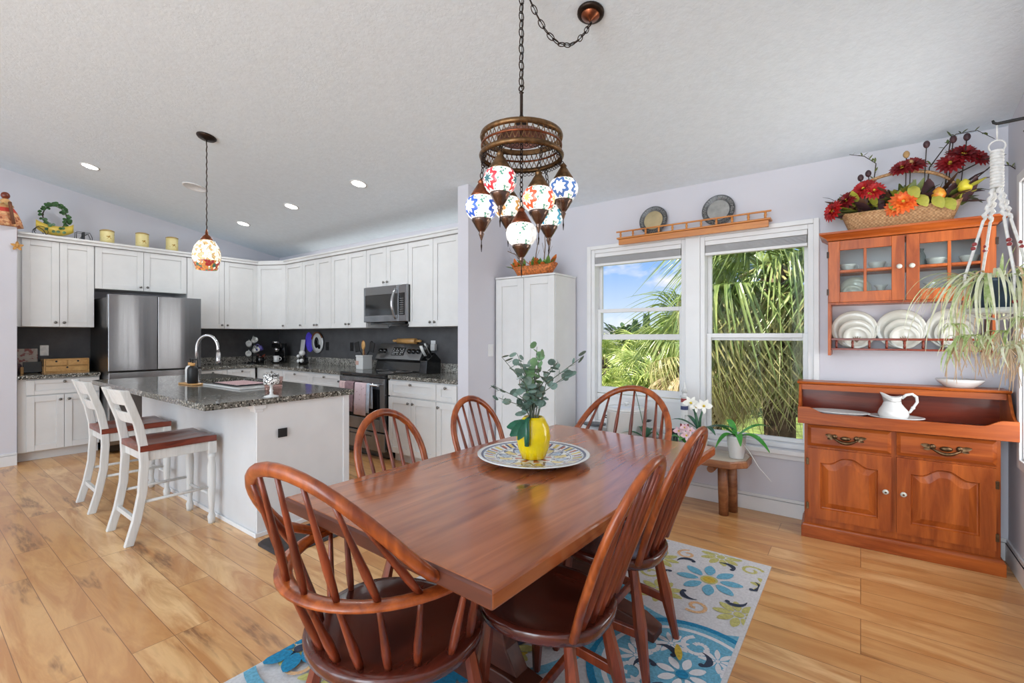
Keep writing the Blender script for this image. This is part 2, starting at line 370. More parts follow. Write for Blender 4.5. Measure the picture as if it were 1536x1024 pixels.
# side window in the right-hand wall
w3 = bpy.data.objects.new('window_3', None); C.objects.link(w3); struct(w3)
b = MB()
for y0, y1, z0, z1 in ((RW[0]-.05, RW[0], RW[2]-.05, RW[3]+.05), (RW[1], RW[1]+.05, RW[2]-.05, RW[3]+.05), (RW[0], RW[1], RW[3], RW[3]+.05), (RW[0], RW[1], RW[2]-.05, RW[2])): b.box(RX-.014, RX-.0005, y0, y1, z0, z1)
b.box(.74, .77, RW[0]+.012, RW[1]-.012, 1.36, 1.41); b.box(RX-.0004, .849, RW[0]+.0002, RW[0]+.012, RW[2]+.012, RW[3]-.012); b.box(RX-.0004, .849, RW[1]-.012, RW[1]-.0002, RW[2]+.012, RW[3]-.012); b.box(RX-.0004, .849, RW[0]+.0002, RW[1]-.0002, RW[2]+.0002, RW[2]+.012); b.box(RX-.0004, .849, RW[0]+.0002, RW[1]-.0002, RW[3]-.012, RW[3]-.0002); b.build('window_frame', M['trim'], w3, .003)
b = MB(); b.box(.753, .757, RW[0]+.012, RW[1]-.012, RW[2]+.012, RW[3]-.012); b.build('pane', M['glass'], w3)
# ---------------------------------------------------------------- outdoors
M['lawn'] = plain('dry_lawn', (112,128,58), .9, 0, .25, 3)
b = MB(); b.box(-40, 40, 4.6, 90, -2.6, -2.5); o = struct(b.build('ground', M['lawn']))
rnd = random.Random(7)
fr_green = m_leaf('palm_frond_green', (92,126,60), (178,192,118), .32, .3, 5); fr_bright = m_leaf('palm_frond_yellow_green', (96,136,30), (222,226,140), .3, .25, 9)
fr_dead = m_leaf('palm_frond_dry', (184,160,116), (236,222,190), .6, .25, 5); fr_olive = m_leaf('palm_frond_olive', (116,124,64), (206,198,138), .4, .3, 5); bark = plain('palm_bark', (92,74,56), .9, 0, .3, 12, .6)
def frond_mesh(name, mat, stem, L, n, spread, droop, w, seed, thread=.35):
    r = random.Random(seed); b = MB()
    b.tube([(0,0,0), (stem*.5, 0, .05*stem), (stem, 0, .02)], [.022, .016, .011], 5)
    for i in range(n):
        k = (i+.5)/n*2-1; a = k*spread+r.uniform(-.04, .04); ln = L*(1-.28*abs(k)**1.5)*r.uniform(.88, 1.08)
        d = V(math.cos(a), math.sin(a), .30*math.cos(k*2.2)-.05); d.normalize(); side = V(-math.sin(a), math.cos(a), 0); rows = []
        dr = droop*r.uniform(.6, 1.4); st = V(stem, 0, .02)
        S = 7
        for j in range(S+1):
            t = j/S; bend = max(0, t-.35)
            p = st+d*(ln*(t-.5*bend*min(dr, 1.2)*.6))+V(0, 0, -dr*ln*bend**1.7)
            ww = w*(.35+1.3*t if t < .4 else .87*(1-(t-.4)/.6)**.8+.05)*.5
            rows.append([p-side*ww+V(0,0,ww*.5), p, p+side*ww+V(0,0,ww*.5)])
        b.loft(rows, 0, False, False, False, False)
    o = b.build(name, mat); return o
fr_dark = m_leaf('palm_frond_shaded_brown', (58,44,28), (104,84,54), .8, .1, 5)  # darker copy of the dry fronds, skirt shade put into the colour
protos = {k: [] for k in 'gbdokh'}
for i in range(3):
    protos['g'].append(frond_mesh('frond', fr_green, .55, 1.05, 42, 2.2, 1.6, .036, 10+i))
    protos['b'].append(frond_mesh('frond', fr_bright, .5, .62, 26, 2.2, .7, .034, 20+i))
    protos['d'].append(frond_mesh('frond', fr_dead, .5, .9, 40, .9, 1.4, .026, 30+i))
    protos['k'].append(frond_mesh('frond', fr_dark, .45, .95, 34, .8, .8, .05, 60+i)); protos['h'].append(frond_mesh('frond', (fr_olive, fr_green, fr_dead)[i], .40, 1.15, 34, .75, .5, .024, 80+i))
    protos['o'].append(frond_mesh('frond', fr_olive, .55, 1.0, 36, 1.9, 2.2, .026, 40+i))
usedp = set()
def put(par, key, loc, az, el, roll, sc):
    src = rnd.choice(protos[key]); o = src
    if src.name in usedp: o = src.copy(); C.objects.link(o)
    usedp.add(src.name); o.parent = par; o.location = loc
    o.rotation_mode = 'QUATERNION'
    o.rotation_quaternion = (Matrix.Rotation(az, 3, 'Z') @ Matrix.Rotation(-el, 3, 'Y') @ Matrix.Rotation(roll, 3, 'X')).to_quaternion()
    o.scale = (sc,)*3; return o
def palm(name, label, loc, crown, plan, tr=.14, group='palms outside the window'):
    t = thing(name, label, 'palm', loc, 0, group)
    b = MB(); b.tube([(0,0,0), (.04,0,crown*.5), (0,0,crown-.1), (0,0,crown+.15)], [tr*1.25, tr, tr*1.1, tr*.5], 12); b.build('trunk', bark, t)
    for key, n, el0, el1, sc, az0, az1 in plan:
        for i in range(n):
            az = az0+(az1-az0)*(i+rnd.uniform(.1, .9))/n
            put(t, key, (math.cos(az)*tr*.5, math.sin(az)*tr*.5, crown+rnd.uniform(-.12, .12)), az, rnd.uniform(el0, el1), rnd.uniform(-.35, .35), sc*rnd.uniform(.85, 1.12))
    return t
F2 = 2*PI
palm('cabbage_palm', 'big cabbage palm with drooping fronds filling the right window', (-.78, 6.15, -2.5), 4.55,
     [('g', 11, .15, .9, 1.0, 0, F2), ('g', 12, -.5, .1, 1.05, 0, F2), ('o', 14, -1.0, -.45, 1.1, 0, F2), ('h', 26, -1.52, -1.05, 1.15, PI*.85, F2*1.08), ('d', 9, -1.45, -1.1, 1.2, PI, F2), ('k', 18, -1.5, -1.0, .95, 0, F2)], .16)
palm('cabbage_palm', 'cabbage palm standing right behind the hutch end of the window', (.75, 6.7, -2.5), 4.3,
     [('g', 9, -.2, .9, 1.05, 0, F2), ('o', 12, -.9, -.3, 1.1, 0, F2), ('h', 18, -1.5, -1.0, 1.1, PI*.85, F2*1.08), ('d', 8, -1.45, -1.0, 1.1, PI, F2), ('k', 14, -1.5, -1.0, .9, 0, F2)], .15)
palm('cabbage_palm', 'dry shaggy palm between the two windows, hung with straw coloured fronds', (-1.75, 7.1, -2.5), 3.7,
     [('g', 8, .1, .8, .9, 0, F2), ('o', 9, -.7, -.1, .9, 0, F2), ('d', 16, -1.3, -.5, 1.05, 0, F2)], .14)
sp = [(-4.1, 8.2, 2.55, 'bright green fan palm lowest in the left window beside its frame'), (-3.3, 7.6, 2.0, 'bright green fan palm in the middle of the left window'), (-3.15, 9.0, 3.05, 'tall bright fan palm at mid height in the left window'), (-4.7, 9.8, 3.2, 'bright fan palm at the far left edge of the left window'), (-2.6, 6.9, 1.75, 'low bright fan palm at the bottom of the left window'), (-3.9, 11.0, 3.55, 'pale green fan palm rising to the lower sash rail of the left window'), (-2.75,8.2,2.5,'bright fan palm beside the dry shaggy palm')]
for x, y, c, lab in sp:
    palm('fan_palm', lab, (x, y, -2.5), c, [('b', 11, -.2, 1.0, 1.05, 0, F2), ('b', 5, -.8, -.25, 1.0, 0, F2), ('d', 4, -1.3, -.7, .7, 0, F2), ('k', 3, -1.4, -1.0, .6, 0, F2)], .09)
# distant tree line
tl = m_leaf('distant_foliage', (60,92,48), (98,128,72), .8, 0, 2)
def clump(b, c, r, n, seed):
    q = random.Random(seed)
    for i in range(n):
        a = q.uniform(0, F2); h = q.uniform(-.6, .9); rr = r*q.uniform(.2, .9); p = (c[0]+math.cos(a)*rr, c[1]+math.sin(a)*rr, c[2]+h*r)
        d = V(math.cos(a), math.sin(a), q.uniform(-.2, .9)).normalized()
        b.leaf(p, Vector(p)+d*q.uniform(.3, .6), q.uniform(.2, .35))
k = 0
for x, y, z, r in ((-14.5, 26, 1.3, 2.0), (-11.5, 27, 1.5, 1.8), (-17.5, 28, .9, 2.0), (-8.6, 25, 1.1, 1.9), (-5.5, 25, .9, 2.0), (-2.5, 26, 1.3, 2.2), (1, 25, 1.5, 2.4), (5, 26, 1.3, 2.5)):
    labs = ['leafy tree on the far skyline, second from the left pane edge', 'leafy tree on the skyline just left of the two pointed cypresses', 'leafy tree farthest left on the skyline', 'leafy tree on the skyline right of the two pointed cypresses', 'leafy tree on the skyline behind the dry shaggy palm', 'leafy tree far behind the big cabbage palm', 'leafy tree far behind the right window centre', 'leafy tree farthest right beyond the right window']
    t = thing('leafy_tree', labs[k], 'tree', (x, y, -2.5), 0, 'trees on the skyline')
    b = MB(); b.tube([(0,0,0), (.1,0,z+2.3)], [.22, .12], 7); b.build('trunk', bark, t)
    b = MB(); clump(b, (0, 0, z+2.5-.8), r*.72, 520, 50+k); b.build('foliage', tl, t); k += 1
for i, (x, y, h) in enumerate(((-9.7, 24, 4.4), (-9.15, 24.2, 4.75))):
    t = thing('cypress_tree', ['shorter pointed cypress on the skyline in the left window', 'taller pointed cypress on the skyline in the left window'][i], 'tree', (x, y, -2.5), 0, 'trees on the skyline'); q = random.Random(90+i)
    b = MB()
    for j in range(420):
        z = q.uniform(.3, h); rr = .55*(1-z/h)**.8+.03; a = q.uniform(0, F2); p = V(math.cos(a)*rr*.6, math.sin(a)*rr*.6, z)
        b.leaf(p, p+V(math.cos(a)*.15, math.sin(a)*.15, .35), .14)
    b.build('foliage', tl, t); b = MB(); b.rod((0,0,0), (0,0,h*.9), .09, .02, 6); b.build('trunk', bark, t)
# ---------------------------------------------------------------- sky, sun, camera
w = bpy.data.worlds.new('sky'); bpy.context.scene.world = w; w.use_nodes = True; nt = w.node_tree
bg = nt.nodes['Background']; tc = nt.nodes.new('ShaderNodeTexCoord'); sx = nt.nodes.new('ShaderNodeSeparateXYZ'); nt.links.new(tc.outputs['Generated'], sx.inputs[0])
def ramp(stops, f):
    x = nt.nodes.new('ShaderNodeValToRGB'); e = x.color_ramp.elements
    while len(e) < len(stops): e.new(.5)
    for i, (p, c) in enumerate(stops): e[i].position = p; e[i].color = (*c, 1)
    nt.links.new(f, x.inputs[0]); return x.outputs[0]
grad = ramp([(0, (.16,.17,.14)), (.02, (.72,.84,1.0)), (.14, (.30,.52,.94)), (.5, (.16,.34,.80))], sx.outputs[2])
mp = nt.nodes.new('ShaderNodeMapping'); mp.inputs['Scale'].default_value = (3.2, 3.2, 8); mp.inputs['Location'].default_value = (1.9, .35, .6); nt.links.new(tc.outputs['Generated'], mp.inputs[0])
nz = nt.nodes.new('ShaderNodeTexNoise'); nz.inputs['Scale'].default_value = 1.6; nz.inputs['Detail'].default_value = 6; nz.inputs['Roughness'].default_value = .55; nt.links.new(mp.outputs[0], nz.inputs[0])
cl = ramp([(.47, (0,0,0)), (.60, (1,1,1))], nz.outputs['Fac'])
mx = nt.nodes.new('ShaderNodeMix'); mx.data_type = 'RGBA'; nt.links.new(cl, mx.inputs[0]); nt.links.new(grad, mx.inputs[6]); mx.inputs[7].default_value = (.98, .96, 1.0, 1)
nt.links.new(mx.outputs[2], bg.inputs[0]); bg.inputs[1].default_value = SKY
L = bpy.data.lights.new('sun', 'SUN'); L.energy = SUN; L.angle = .01; L.color = (1, .93, .82); o = bpy.data.objects.new('sun', L); C.objects.link(o); o.rotation_euler = V(.55, .35, -.76).to_track_quat('-Z', 'Y').to_euler()
def area(name, loc, rot, sx, sy, e, col=(1,1,1)):
    L = bpy.data.lights.new(name, 'AREA'); L.shape = 'RECTANGLE'; L.size = sx; L.size_y = sy; L.energy = e; L.color = col
    o = bpy.data.objects.new(name, L); C.objects.link(o); o.location = loc; o.rotation_euler = rot; return o
for i, p in enumerate(xs): area('rear_fill_light', ((p[0]+p[1])/2, -4.3, 1.95), (PI/2, 0, 0), p[1]-p[0], 3.7, REAR[i], (.82, .93, 1))  # added fill lamps outside the made-up rear openings
area('side_fill_light', (.86, 3.19, 1.41), (0, PI/2, 0), 1.5, .94, SIDE, (1, .98, .95))  # added lamp outside the side window, stronger than the sky it stands for
cam = bpy.data.cameras.new('camera'); co = bpy.data.objects.new('camera', cam); C.objects.link(co); co.location = (0, 0, 1.33); co.rotation_euler = (PI/2, 0, math.radians(36.8))
cam.sensor_width = 36; cam.lens = 699/1536*36; cam.shift_y = -8.5/1536; cam.clip_start = .05; bpy.context.scene.camera = co
sc = bpy.context.scene; sc.view_settings.view_transform = 'Standard'; sc.view_settings.look = 'None'; sc.view_settings.exposure = EXPO; sc.view_settings.gamma = 1; sc.view_settings.use_curve_mapping = False
sc.cycles.use_denoising = True; sc.cycles.max_bounces = 8; sc.cycles.diffuse_bounces = 5; sc.cycles.glossy_bounces = 4; sc.cycles.transparent_max_bounces = 12; sc.cycles.sample_clamp_indirect = 6
# ---------------------------------------------------------------- kitchen units
def knob(par, x, z, y=-.001, mat='knob', r=.014):
    b = MB(); b.M = Matrix.Rotation(PI/2, 4, 'X'); b.lathe([(.005,0), (.005,.012), (r,.017), (r*1.05,.022), (r*.6,.028), (.001,.029)], (0,0,0), 12)
    o = b.build('knob', M[mat], par, 0, (x, y, z)); return o
def shaker(par, name, x0, x1, z0, z1, mat, rail=.062, kn=None, t=.02, y=0):
    b = MB(); y0 = y-t; w = rail if z1-z0 > .22 else .042
    frame(b, x0, x1, z0, z1, y0, y-.0005, rail, 0, w, w); b.box(x0+rail, x1-rail, y0+.011, y-.0005, z0+w, z1-w)
    o = b.build(name, mat, par, .0022)
    if kn: knob(o, kn[0], kn[1], y0)
    return o
def cabinet(label, loc, rz, w, z0, z1, d, fronts, mat='cab', toe=0, group='kitchen cabinets', cat='cabinet', name='wall_cabinet', filler=0):
    t = thing(name, label, cat, (loc[0], loc[1], 0), rz, group)
    b = MB(); b.box(0, w, 0, d, z0+toe, z1)
    if toe: b.box(.0, w, .07, d, 0, toe)
    b.build('carcass', M[mat], t, .002)
    g = .002
    for kind, x0, x1, a, c, k in fronts:
        kn = None
        if k == 'l': kn = (x0+.035, a+.05)
        elif k == 'r': kn = (x1-.035, a+.05)
        elif k == 'L': kn = (x0+.035, c-.05)
        elif k == 'R': kn = (x1-.035, c-.05)
        elif k == 'c': kn = ((x0+x1)/2, c-.03)
        shaker(t, kind, x0+g, x1-g, a+g, c-g, M[mat], kn=kn)
    return t
H9 = PI/2
UB, UT = 1.428, 2.37
def pair(w, z0, z1, f=0, k='rl'): m = (w+f)/2; return [('door', f, m, z0, z1, k[0]), ('door', m, w, z0, z1, k[1])]
XU = -7.15
cabinet('tall white double wall cabinet at the far left above the pine drawer box', (XU, .797), H9, .632, UB, UT, .44, pair(.632, UB, UT, .045), group='wall cabinets')
cabinet('short white double wall cabinet over the fridge', (XU, 1.434), H9, .922, 1.881, UT, .44, pair(.922, 1.881, UT), group='wall cabinets')
cabinet('white double wall cabinet just right of the fridge, behind the pendant lamp', (XU, 2.361), H9, .90, UB, UT, .44, pair(.90, UB, UT), group='wall cabinets')
YU = 3.49; XC = -6.74
t = thing('wall_cabinet', 'white single door corner wall cabinet set at an angle', 'cabinet', (XU, 3.27, 0), math.atan2(YU-3.27, XC-XU), 'wall cabinets')
lw = math.hypot(XC-XU, YU-3.27); b = MB(); b.prism([(0,0), (lw,0), (lw+.02,.13), (lw*.7,.30), (.02,.26)], UB, UT); b.build('carcass', M['cab'], t, .002)
shaker(t, 'door', .004, lw-.004, UB+.002, UT-.002, M['cab'], kn=(lw-.035, UB+.05))
for lab, x0, x1, z0, fr in (('narrow white single door wall cabinet right of the angled corner unit', -6.734, -6.265, UB, 0), ('white double wall cabinet above the black and white round plate', -6.263, -5.554, UB, 1), ('white double wall cabinet left of the microwave', -5.552, -4.807, UB, 1), ('short white double wall cabinet over the microwave', -4.805, -4.048, 1.905, 1), ('white double wall cabinet right of the microwave, next to the lilac wall end', -4.046, -3.25, UB, 1)):
    w_ = x1-x0; cabinet(lab, (x0, YU), 0, w_, z0, UT, .32, pair(w_, z0, UT) if fr else [('door', 0, w_, z0, UT, 'r')], group='wall cabinets')
LT = 2.43; b = MB(); b.box(FX+.003, XU+.045, .795, 3.25, UT+.002, LT-.004); b.box(FX+.003, XU+.06, .79, 3.25, LT-.025, LT)
b.loft([[(x, y, z) for x, y in ((XU+.045, 3.25), (XC+.01, YU-.045), (XC+.01, 3.81), (FX+.003, 3.81), (FX+.003, 3.25))] for z in (UT+.002, LT)], 0, False)
b.box(XC+.01, -3.02, YU-.045, 3.81, UT+.002, LT); b.box(XC+.01, -3.02, YU-.06, 3.81, LT-.022, LT); struct(b.build('trim_5', M['cab'], bevel=.003))
BT = .872
cabinet('white base cabinet under the pine drawer box, at the far left', (-7.03, .80), H9, .655, 0, BT, .56, [('drawer', .06, .65, .70, .862, 'c')]+[('door', .06, .355, .105, .69, 'R'), ('door', .355, .65, .105, .69, 'L')], toe=.1, group='base cabinets', name='base_cabinet')
cabinet('white base cabinet right of the fridge, behind the black soap bottle', (-7.0, 2.42), H9, .745, 0, BT, .58, [('drawer', 0, .37, .70, .862, 'c'), ('drawer', .37, .74, .70, .862, 'c'), ('door', 0, .37, .105, .69, 'R'), ('door', .37, .74, .105, .69, 'L')], toe=.1, group='base cabinets', name='base_cabinet')
YB = 3.19
for lab, x0, x1, two, dr2 in (('white base cabinet in the kitchen corner, below the coffee maker', -6.99, -6.23, 0, 0), ('white base cabinet with two drawers immediately left of the range', -6.226, -4.872, 1, 1), ('white two door base cabinet with one wide drawer immediately right of the range', -4.008, -3.293, 1, 0), ('narrow white base cabinet against the lilac wall end', -3.289, -3.02, 0, 0)):
    w_ = x1-x0; h_ = w_/2; f0 = .24 if x0 < -6.9 else 0
    fr = [('drawer', 0, h_, .70, .862, 'c'), ('drawer', h_, w_, .70, .862, 'c')] if dr2 else [('drawer', f0, w_, .70, .862, 'c')]
    fr += [('door', 0, h_, .105, .69, 'R'), ('door', h_, w_, .105, .69, 'L')] if two else [('door', f0, w_, .105, .69, 'L')]
    cabinet(lab, (x0, YB), 0, w_, 0, BT, .60, fr, toe=.1, group='base cabinets', name='base_cabinet')
CT = .914
# worktops with upstands
t = thing('worktop', 'speckled grey granite worktop under the pine drawer box', 'worktop', (-7.3, 1.1, .875), 0, 'granite worktops')
b = MB(); b.box(-.296, .33, -.303, .352, 0, .039); b.build('slab', M['granite'], t, .004)
t = thing('worktop', 'L-shaped speckled grey granite worktop running from the fridge to the range', 'worktop', (-7.3, 3.0, .875), 0, 'granite worktops')
b = MB(); b.prism([(-.29,-.58), (.335,-.58), (.335,.16), (2.43,.16), (2.43,.81), (-.29,.81)], 0, .039); b.build('slab', M['granite'], t, .004)
b = MB(); b.box(-.292, -.27, -.58, .81, .0395, .14); b.box(-.27, 2.43, .79, .81, .0395, .14); b.build('upstand', M['granite2'], t, .002)['label'] = 'paler granite upstand along the wall'
t = thing('worktop', 'short speckled granite worktop between the range and the lilac wall end', 'worktop', (-3.6, 3.6, .875), 0, 'granite worktops')
b = MB(); b.box(-.408, .586, -.44, .212, 0, .039); b.build('slab', M['granite'], t, .004)
b = MB(); b.box(-.408, .586, .192, .212, .0395, .14); b.build('upstand', M['granite2'], t, .002)['label'] = 'paler granite upstand along the wall'
# ---- fridge
t = thing('fridge', 'stainless steel French door fridge with two upper doors and a bottom freezer drawer', 'fridge', (-6.72, 1.925, 0))
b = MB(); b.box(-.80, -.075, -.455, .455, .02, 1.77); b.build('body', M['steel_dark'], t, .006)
for nm, y0, y1 in (('door', -.458, -.003), ('door', .003, .458)):
    b = MB(); n = 10; pts = [(-.07, y0)]+[(-.012+.012*math.sin(PI*k/n), y0+(y1-y0)*k/n) for k in range(n+1)]+[(-.07, y1)]
    b.prism(pts, .93, 1.80); o = b.build(nm, M['steel'], t, .004)
    yh = y1-.02 if y0 < -.1 else y0+.02
b = MB(); b.box(-.07, 0, -.458, .458, .10, .915); b.build('freezer_drawer', M['steel'], t, .006)
b = MB(); b.box(-.068, .004, -.456, .456, .916, .928); b.box(-.072, -.02, -.455, .455, .03, .095); b.build('handle_recess', M['black'], t)
for y in (-.40, .40):
    b = MB(); b.box(-.14, -.02, y-.03, y+.03, 1.772, 1.80); b.build('hinge_cap', M['steel_dark'], t, .006)
# ---- microwave
t = thing('microwave', 'stainless over-the-range microwave with a bowed vertical handle', 'microwave', (-4.79, 3.42, 1.487))
b = MB(); b.box(.003, .782, .03, .385, 0, .415); b.build('body', M['black'], t, .003)
b = MB(); frame(b, .003, .64, .004, .418, 0, .03, .022, 0, .075, .10); b.build('door', M['steel'], t, .004)
b = MB(); b.box(.025, .618, .006, .028, .079, .318); b.build('window', M['black'], t)
b = MB(); b.box(.642, .782, 0, .03, .004, .418); b.build('control_panel', M['steel'], t, .004)
b = MB(); b.box(.65, .745, -.003, .002, .075, .325); o = b.build('keypad', M['black'], t)
kp = plain('keypad_print', (150,150,150), .5); b = MB()
for i in range(4):
    for j in range(8): b.box(.668+i*.017, .676+i*.017, -.0045, -.0032, .09+j*.024, .096+j*.024)
b.build('keypad_print', kp, o)
b = MB(); b.tube([(.60+.06*math.sin(PI*k/12)*0, -.012-.05*math.sin(PI*k/12), .035+.34*k/12) for k in range(13)], [.009+.007*math.sin(PI*k/12) for k in range(13)], 10); b.build('handle', M['chrome'], t)
b = MB(); b.box(.08, .70, .04, .36, -.022, -.0005); b.box(.42, .76, .03, .30, -.05, -.022); b.build('vent_grille', M['black'], t, .003)
# ---- range
t = thing('range_cooker', 'stainless and black freestanding electric range with towels on its door', 'range', (-4.858, 3.16, 0))
RWd = .825
b = MB(); b.box(.0, RWd, .025, .62, .08, .885); b.box(.03, RWd-.03, .06, .6, .0, .08); b.build('body', M['black'], t, .003)
b = MB(); b.box(-.002, RWd+.002, -.012, .62, .888, .918); b.build('cooktop', M['black'], t, .006)
for x, y, r in ((.2, .17, .10), (.6, .17, .085), (.2, .44, .075), (.6, .44, .10)):
    b = MB(); b.torus((x, y, .9188), r, .0012, None, 28, 4); b.build('burner_ring', kp, t)
b = MB(); frame(b, .006, RWd-.006, .30, .872, -.022, .022, .075, 0, .13, .12); o = b.build('oven_door', M['steel'], t, .004)
b = MB(); b.box(.083, RWd-.083, -.012, .02, .432, .75); b.build('oven_glass', M['black'], o)
b = MB(); b.rod((.05, -.068, .805), (RWd-.05, -.068, .805), .013)
for x in (.07, RWd-.07): b.rod((x, -.068, .805), (x, -.02, .805), .009)
b.build('door_handle', M['chrome'], o)
b = MB(); b.box(.006, RWd-.006, -.02, .022, .09, .285); o = b.build('drawer', M['steel'], t, .004); b = MB(); b.box(.2, .6, -.0225, -.02, .235, .25); b.build('pull_slot', M['black'], o)
# console
b = MB(); b.loft([[(x, y, z) for y, z in ((.47,.919), (.50,1.02), (.62,1.05), (.62,.919))] for x in (.01, RWd-.01)], 0, False); b.build('console_foot', M['black'], t, .003)
b = MB(); b.loft([[(x, y, z) for y, z in ((.47,1.05), (.50,1.025), (.62,1.025), (.62,1.235), (.565,1.235))] for x in (.004, RWd-.004)], 0, False); con = b.build('console', M['steel'], t, .005)
def cp(x, z): # point on the slanted console face
    y = .47+(z-1.05)*(.095/.185); return (x, y, z)
nrm = V(0, -.185, .095).normalized(); RM = Matrix.Rotation(PI/2-math.atan2(.095, .185), 4, 'X')
for x in (.07, .15, .60, .67, .75):
    b = MB(); p = Vector(cp(x, 1.145)); b.M = Matrix.Translation(p+nrm*.0) @ RM; b.lathe([(.030,0), (.030,.006), (.025,.010), (.021,.028), (.001,.030)], (0,0,0), 14); b.build('knob', M['black'], con)
b = MB(); b.M = Matrix.Translation(Vector(cp(.40, 1.142))) @ RM; b.box(-.11, .11, -.052, .052, 0, .004); dsp = b.build('display', M['black'], con)
b = MB(); b.M = Matrix.Translation(Vector(cp(.40, 1.142))) @ RM; q = random.Random(4)
for i in range(7):
    for j in range(4): 
        if q.random() < .75: b.box(-.095+i*.028, -.080+i*.028, -.04+j*.022, -.034+j*.022, .0042, .005)
b.build('display_marks', m_emit('display_glow', (190,196,200), .4), dsp)
def towel(label, x0, x1, zb, mat, seed):
    t = thing('tea_towel', label, 'towel', (-4.858+(x0+x1)/2, 3.16-.068, .82), 0, 'towels on the range door'); hw = (x1-x0)/2; b = MB(); q = random.Random(seed); ph = q.uniform(0, 6)
    prof = [(.024, -.26), (.022, -.10), (.018, 0), (.010, .012), (0, .0155), (-.010, .012), (-.018, 0), (-.024, -.12), (-.028, -.2), (-.031, zb)]
    rows = [[(-hw+2*hw*i/12, y+(.004*math.sin(i*1.1+ph)*(1 if y < -.015 or y > .02 else .3)), z-.015+.0) for i in range(13)] for y, z in prof]
    b.loft(rows, 0, True, False, False, False); o = b.build('cloth', mat, t); o.modifiers.new('thickness', 'SOLIDIFY').thickness = .004
    return t
pk = plain('pink_towel', (206,178,178), .9, 0, .08, 30, .3); mv = plain('mauve_towel', (142,116,122), .9, 0, .08, 30, .3)
s = N('sprigged_towel'); v = s.voro(s.coord(), 22, 'F1'); pt = s.fin(s.mix(s.math('LESS_THAN', v, .16), lin((212,190,196)), lin((176,146,158))), .9)
bw = plain('pale_blue_towel', (186,196,210), .9, 0, .05, 30, .3)
towel('pale pink tea towel at the left end of the oven handle', .095, .205, -.32, pk, 1); towel('mauve tea towel hanging between the two pale ones on the oven handle', .215, .375, -.31, mv, 2)
towel('sprigged pink tea towel on the right of the mauve one', .385, .595, -.335, pt, 3); towel('narrow pale blue tea towel edge nearest the right end of the oven handle', .602, .652, -.30, bw, 4)
# ---- island
t = thing('kitchen_island', 'white kitchen island with a granite top and seating overhang', 'island', (-3.2, 1.45, 0))
b = MB(); b.box(-2.31, -.0, .0, .69, 0, .873); b.build('base', M['island'], t, .003)
b = MB(); b.box(.0005, .012, .002, .69, .02, .873); b.box(.012, .02, .64, .69, .02, .873); b.build('end_panel', M['trim'], t, .002)['label'] = 'white end panel facing the dining table'
b = MB(); b.box(-.10, .02, -.018, .06, .845, .873); b.box(-.06, .016, -.01, .045, .825, .845); b.build('corbel', M['trim'], t, .003)
b = MB(); b.box(-2.31, .014, -.013, -.0005, 0, .03); b.box(.0125, .024, -.013, .69, 0, .03); b.build('shoe_mould', M['trim'], t, .004)
b = MB(); 
SX0, SX1, SY0, SY1 = -1.86, -.98, .28, .64
b.box(-2.57, SX0, -.31, .72, .875, .914); b.box(SX1, .035, -.31, .72, .875, .914); b.box(SX0, SX1, -.31, SY0, .875, .914); b.box(SX0, SX1, SY1, .72, .875, .914); b.build('granite_top', M['granite'], t)
b = MB(); b.box(SX0, SX1, SY0, SY1, .874, .8745); frame(b, 0, 0, 0, 0, 0, 0, 0); b.bm.free(); b = MB()
b.box(SX0-.004, SX1+.004, SY0-.004, SY1+.004, .8735, .876); o = b.build('sink_bowl', M['black'], t); o['label'] = 'dark sink bowl'
b = MB(); b.box(.0245, .03, .135, .198, .637, .697); b.box(.03, .033, .142, .191, .644, .690); b.build('outlet', M['blackm'], t, .004)['label'] = 'dark grey power outlet cover'
for z in (.30, .63): pass
# faucet
t = thing('faucet', 'tall gooseneck stainless faucet on the island', 'faucet', (-4.79, 1.66, CT))
b = MB(); b.lathe([(.028,0), (.028,.006), (.018,.012), (.017,.10), (.014,.11)], (0,0,0), 16); b.build('base', M['chrome'], t)
dr = V(.86, .5, 0); b = MB(); P = [(0,0,.10), (0,0,.30)]+[tuple(dr*(.105-.105*math.cos(PI*k/14))+V(0,0,.30+.12*math.sin(PI*k/14))) for k in range(1, 15)]+[tuple(dr*.212+V(0,0,.26))]
b.tube(P, .0125, 12); b.build('spout', M['chrome'], t)
b = MB(); e = dr*.213; b.tube([tuple(e+V(0,0,.268)), tuple(e+V(0,0,.20)), tuple(e+V(0,0,.165))], [.017, .020, .024], 12); b.build('spray_head', M['chrome'], t)
b = MB(); b.tube([(-.018,-.01,.06), (-.06,-.035,.075), (-.10,-.055,.07)], [.009, .007, .006], 8); b.build('lever', M['chrome'], t)
# soap bottles on a bamboo tray
t = thing('tray', 'small bamboo tray under the soap bottles', 'tray', (-4.60, 1.555, CT+.0005), .1); b = MB(); b.prism([(-.12,-.05), (.12,-.05), (.13,0), (.12,.05), (-.12,.05), (-.13,0)], 0, .012); b.build('board', M['bamboo'], t, .004)
def soap(label, x, y, mat):
    t = thing('soap_bottle', label, 'soap dispenser', (x, y, CT+.0135), 0, 'soap bottles by the faucet')
    b = MB(); b.lathe([(.036,0), (.040,.004), (.040,.115), (.034,.135), (.018,.147)], (0,0,0), 20); b.build('body', mat, t)
    b = MB(); b.lathe([(.019,.1475), (.019,.172)], (0,0,0), 16); b.build('collar', M['bamboo'], t)
    b = MB(); b.rod((0,0,.172), (0,0,.195), .006); b.lathe([(.012,.195), (.012,.206)], (0,0,0), 10); b.tube([(0,0,.201), (.03,.015,.203), (.045,.022,.196)], .0055, 8); b.build('pump', M['blackm'], t)
soap('white soap dispenser with a black pump behind the black one', -4.665, 1.57, M['white']); soap('matt black soap dispenser with a bamboo collar on the island', -4.545, 1.545, M['blackm'])
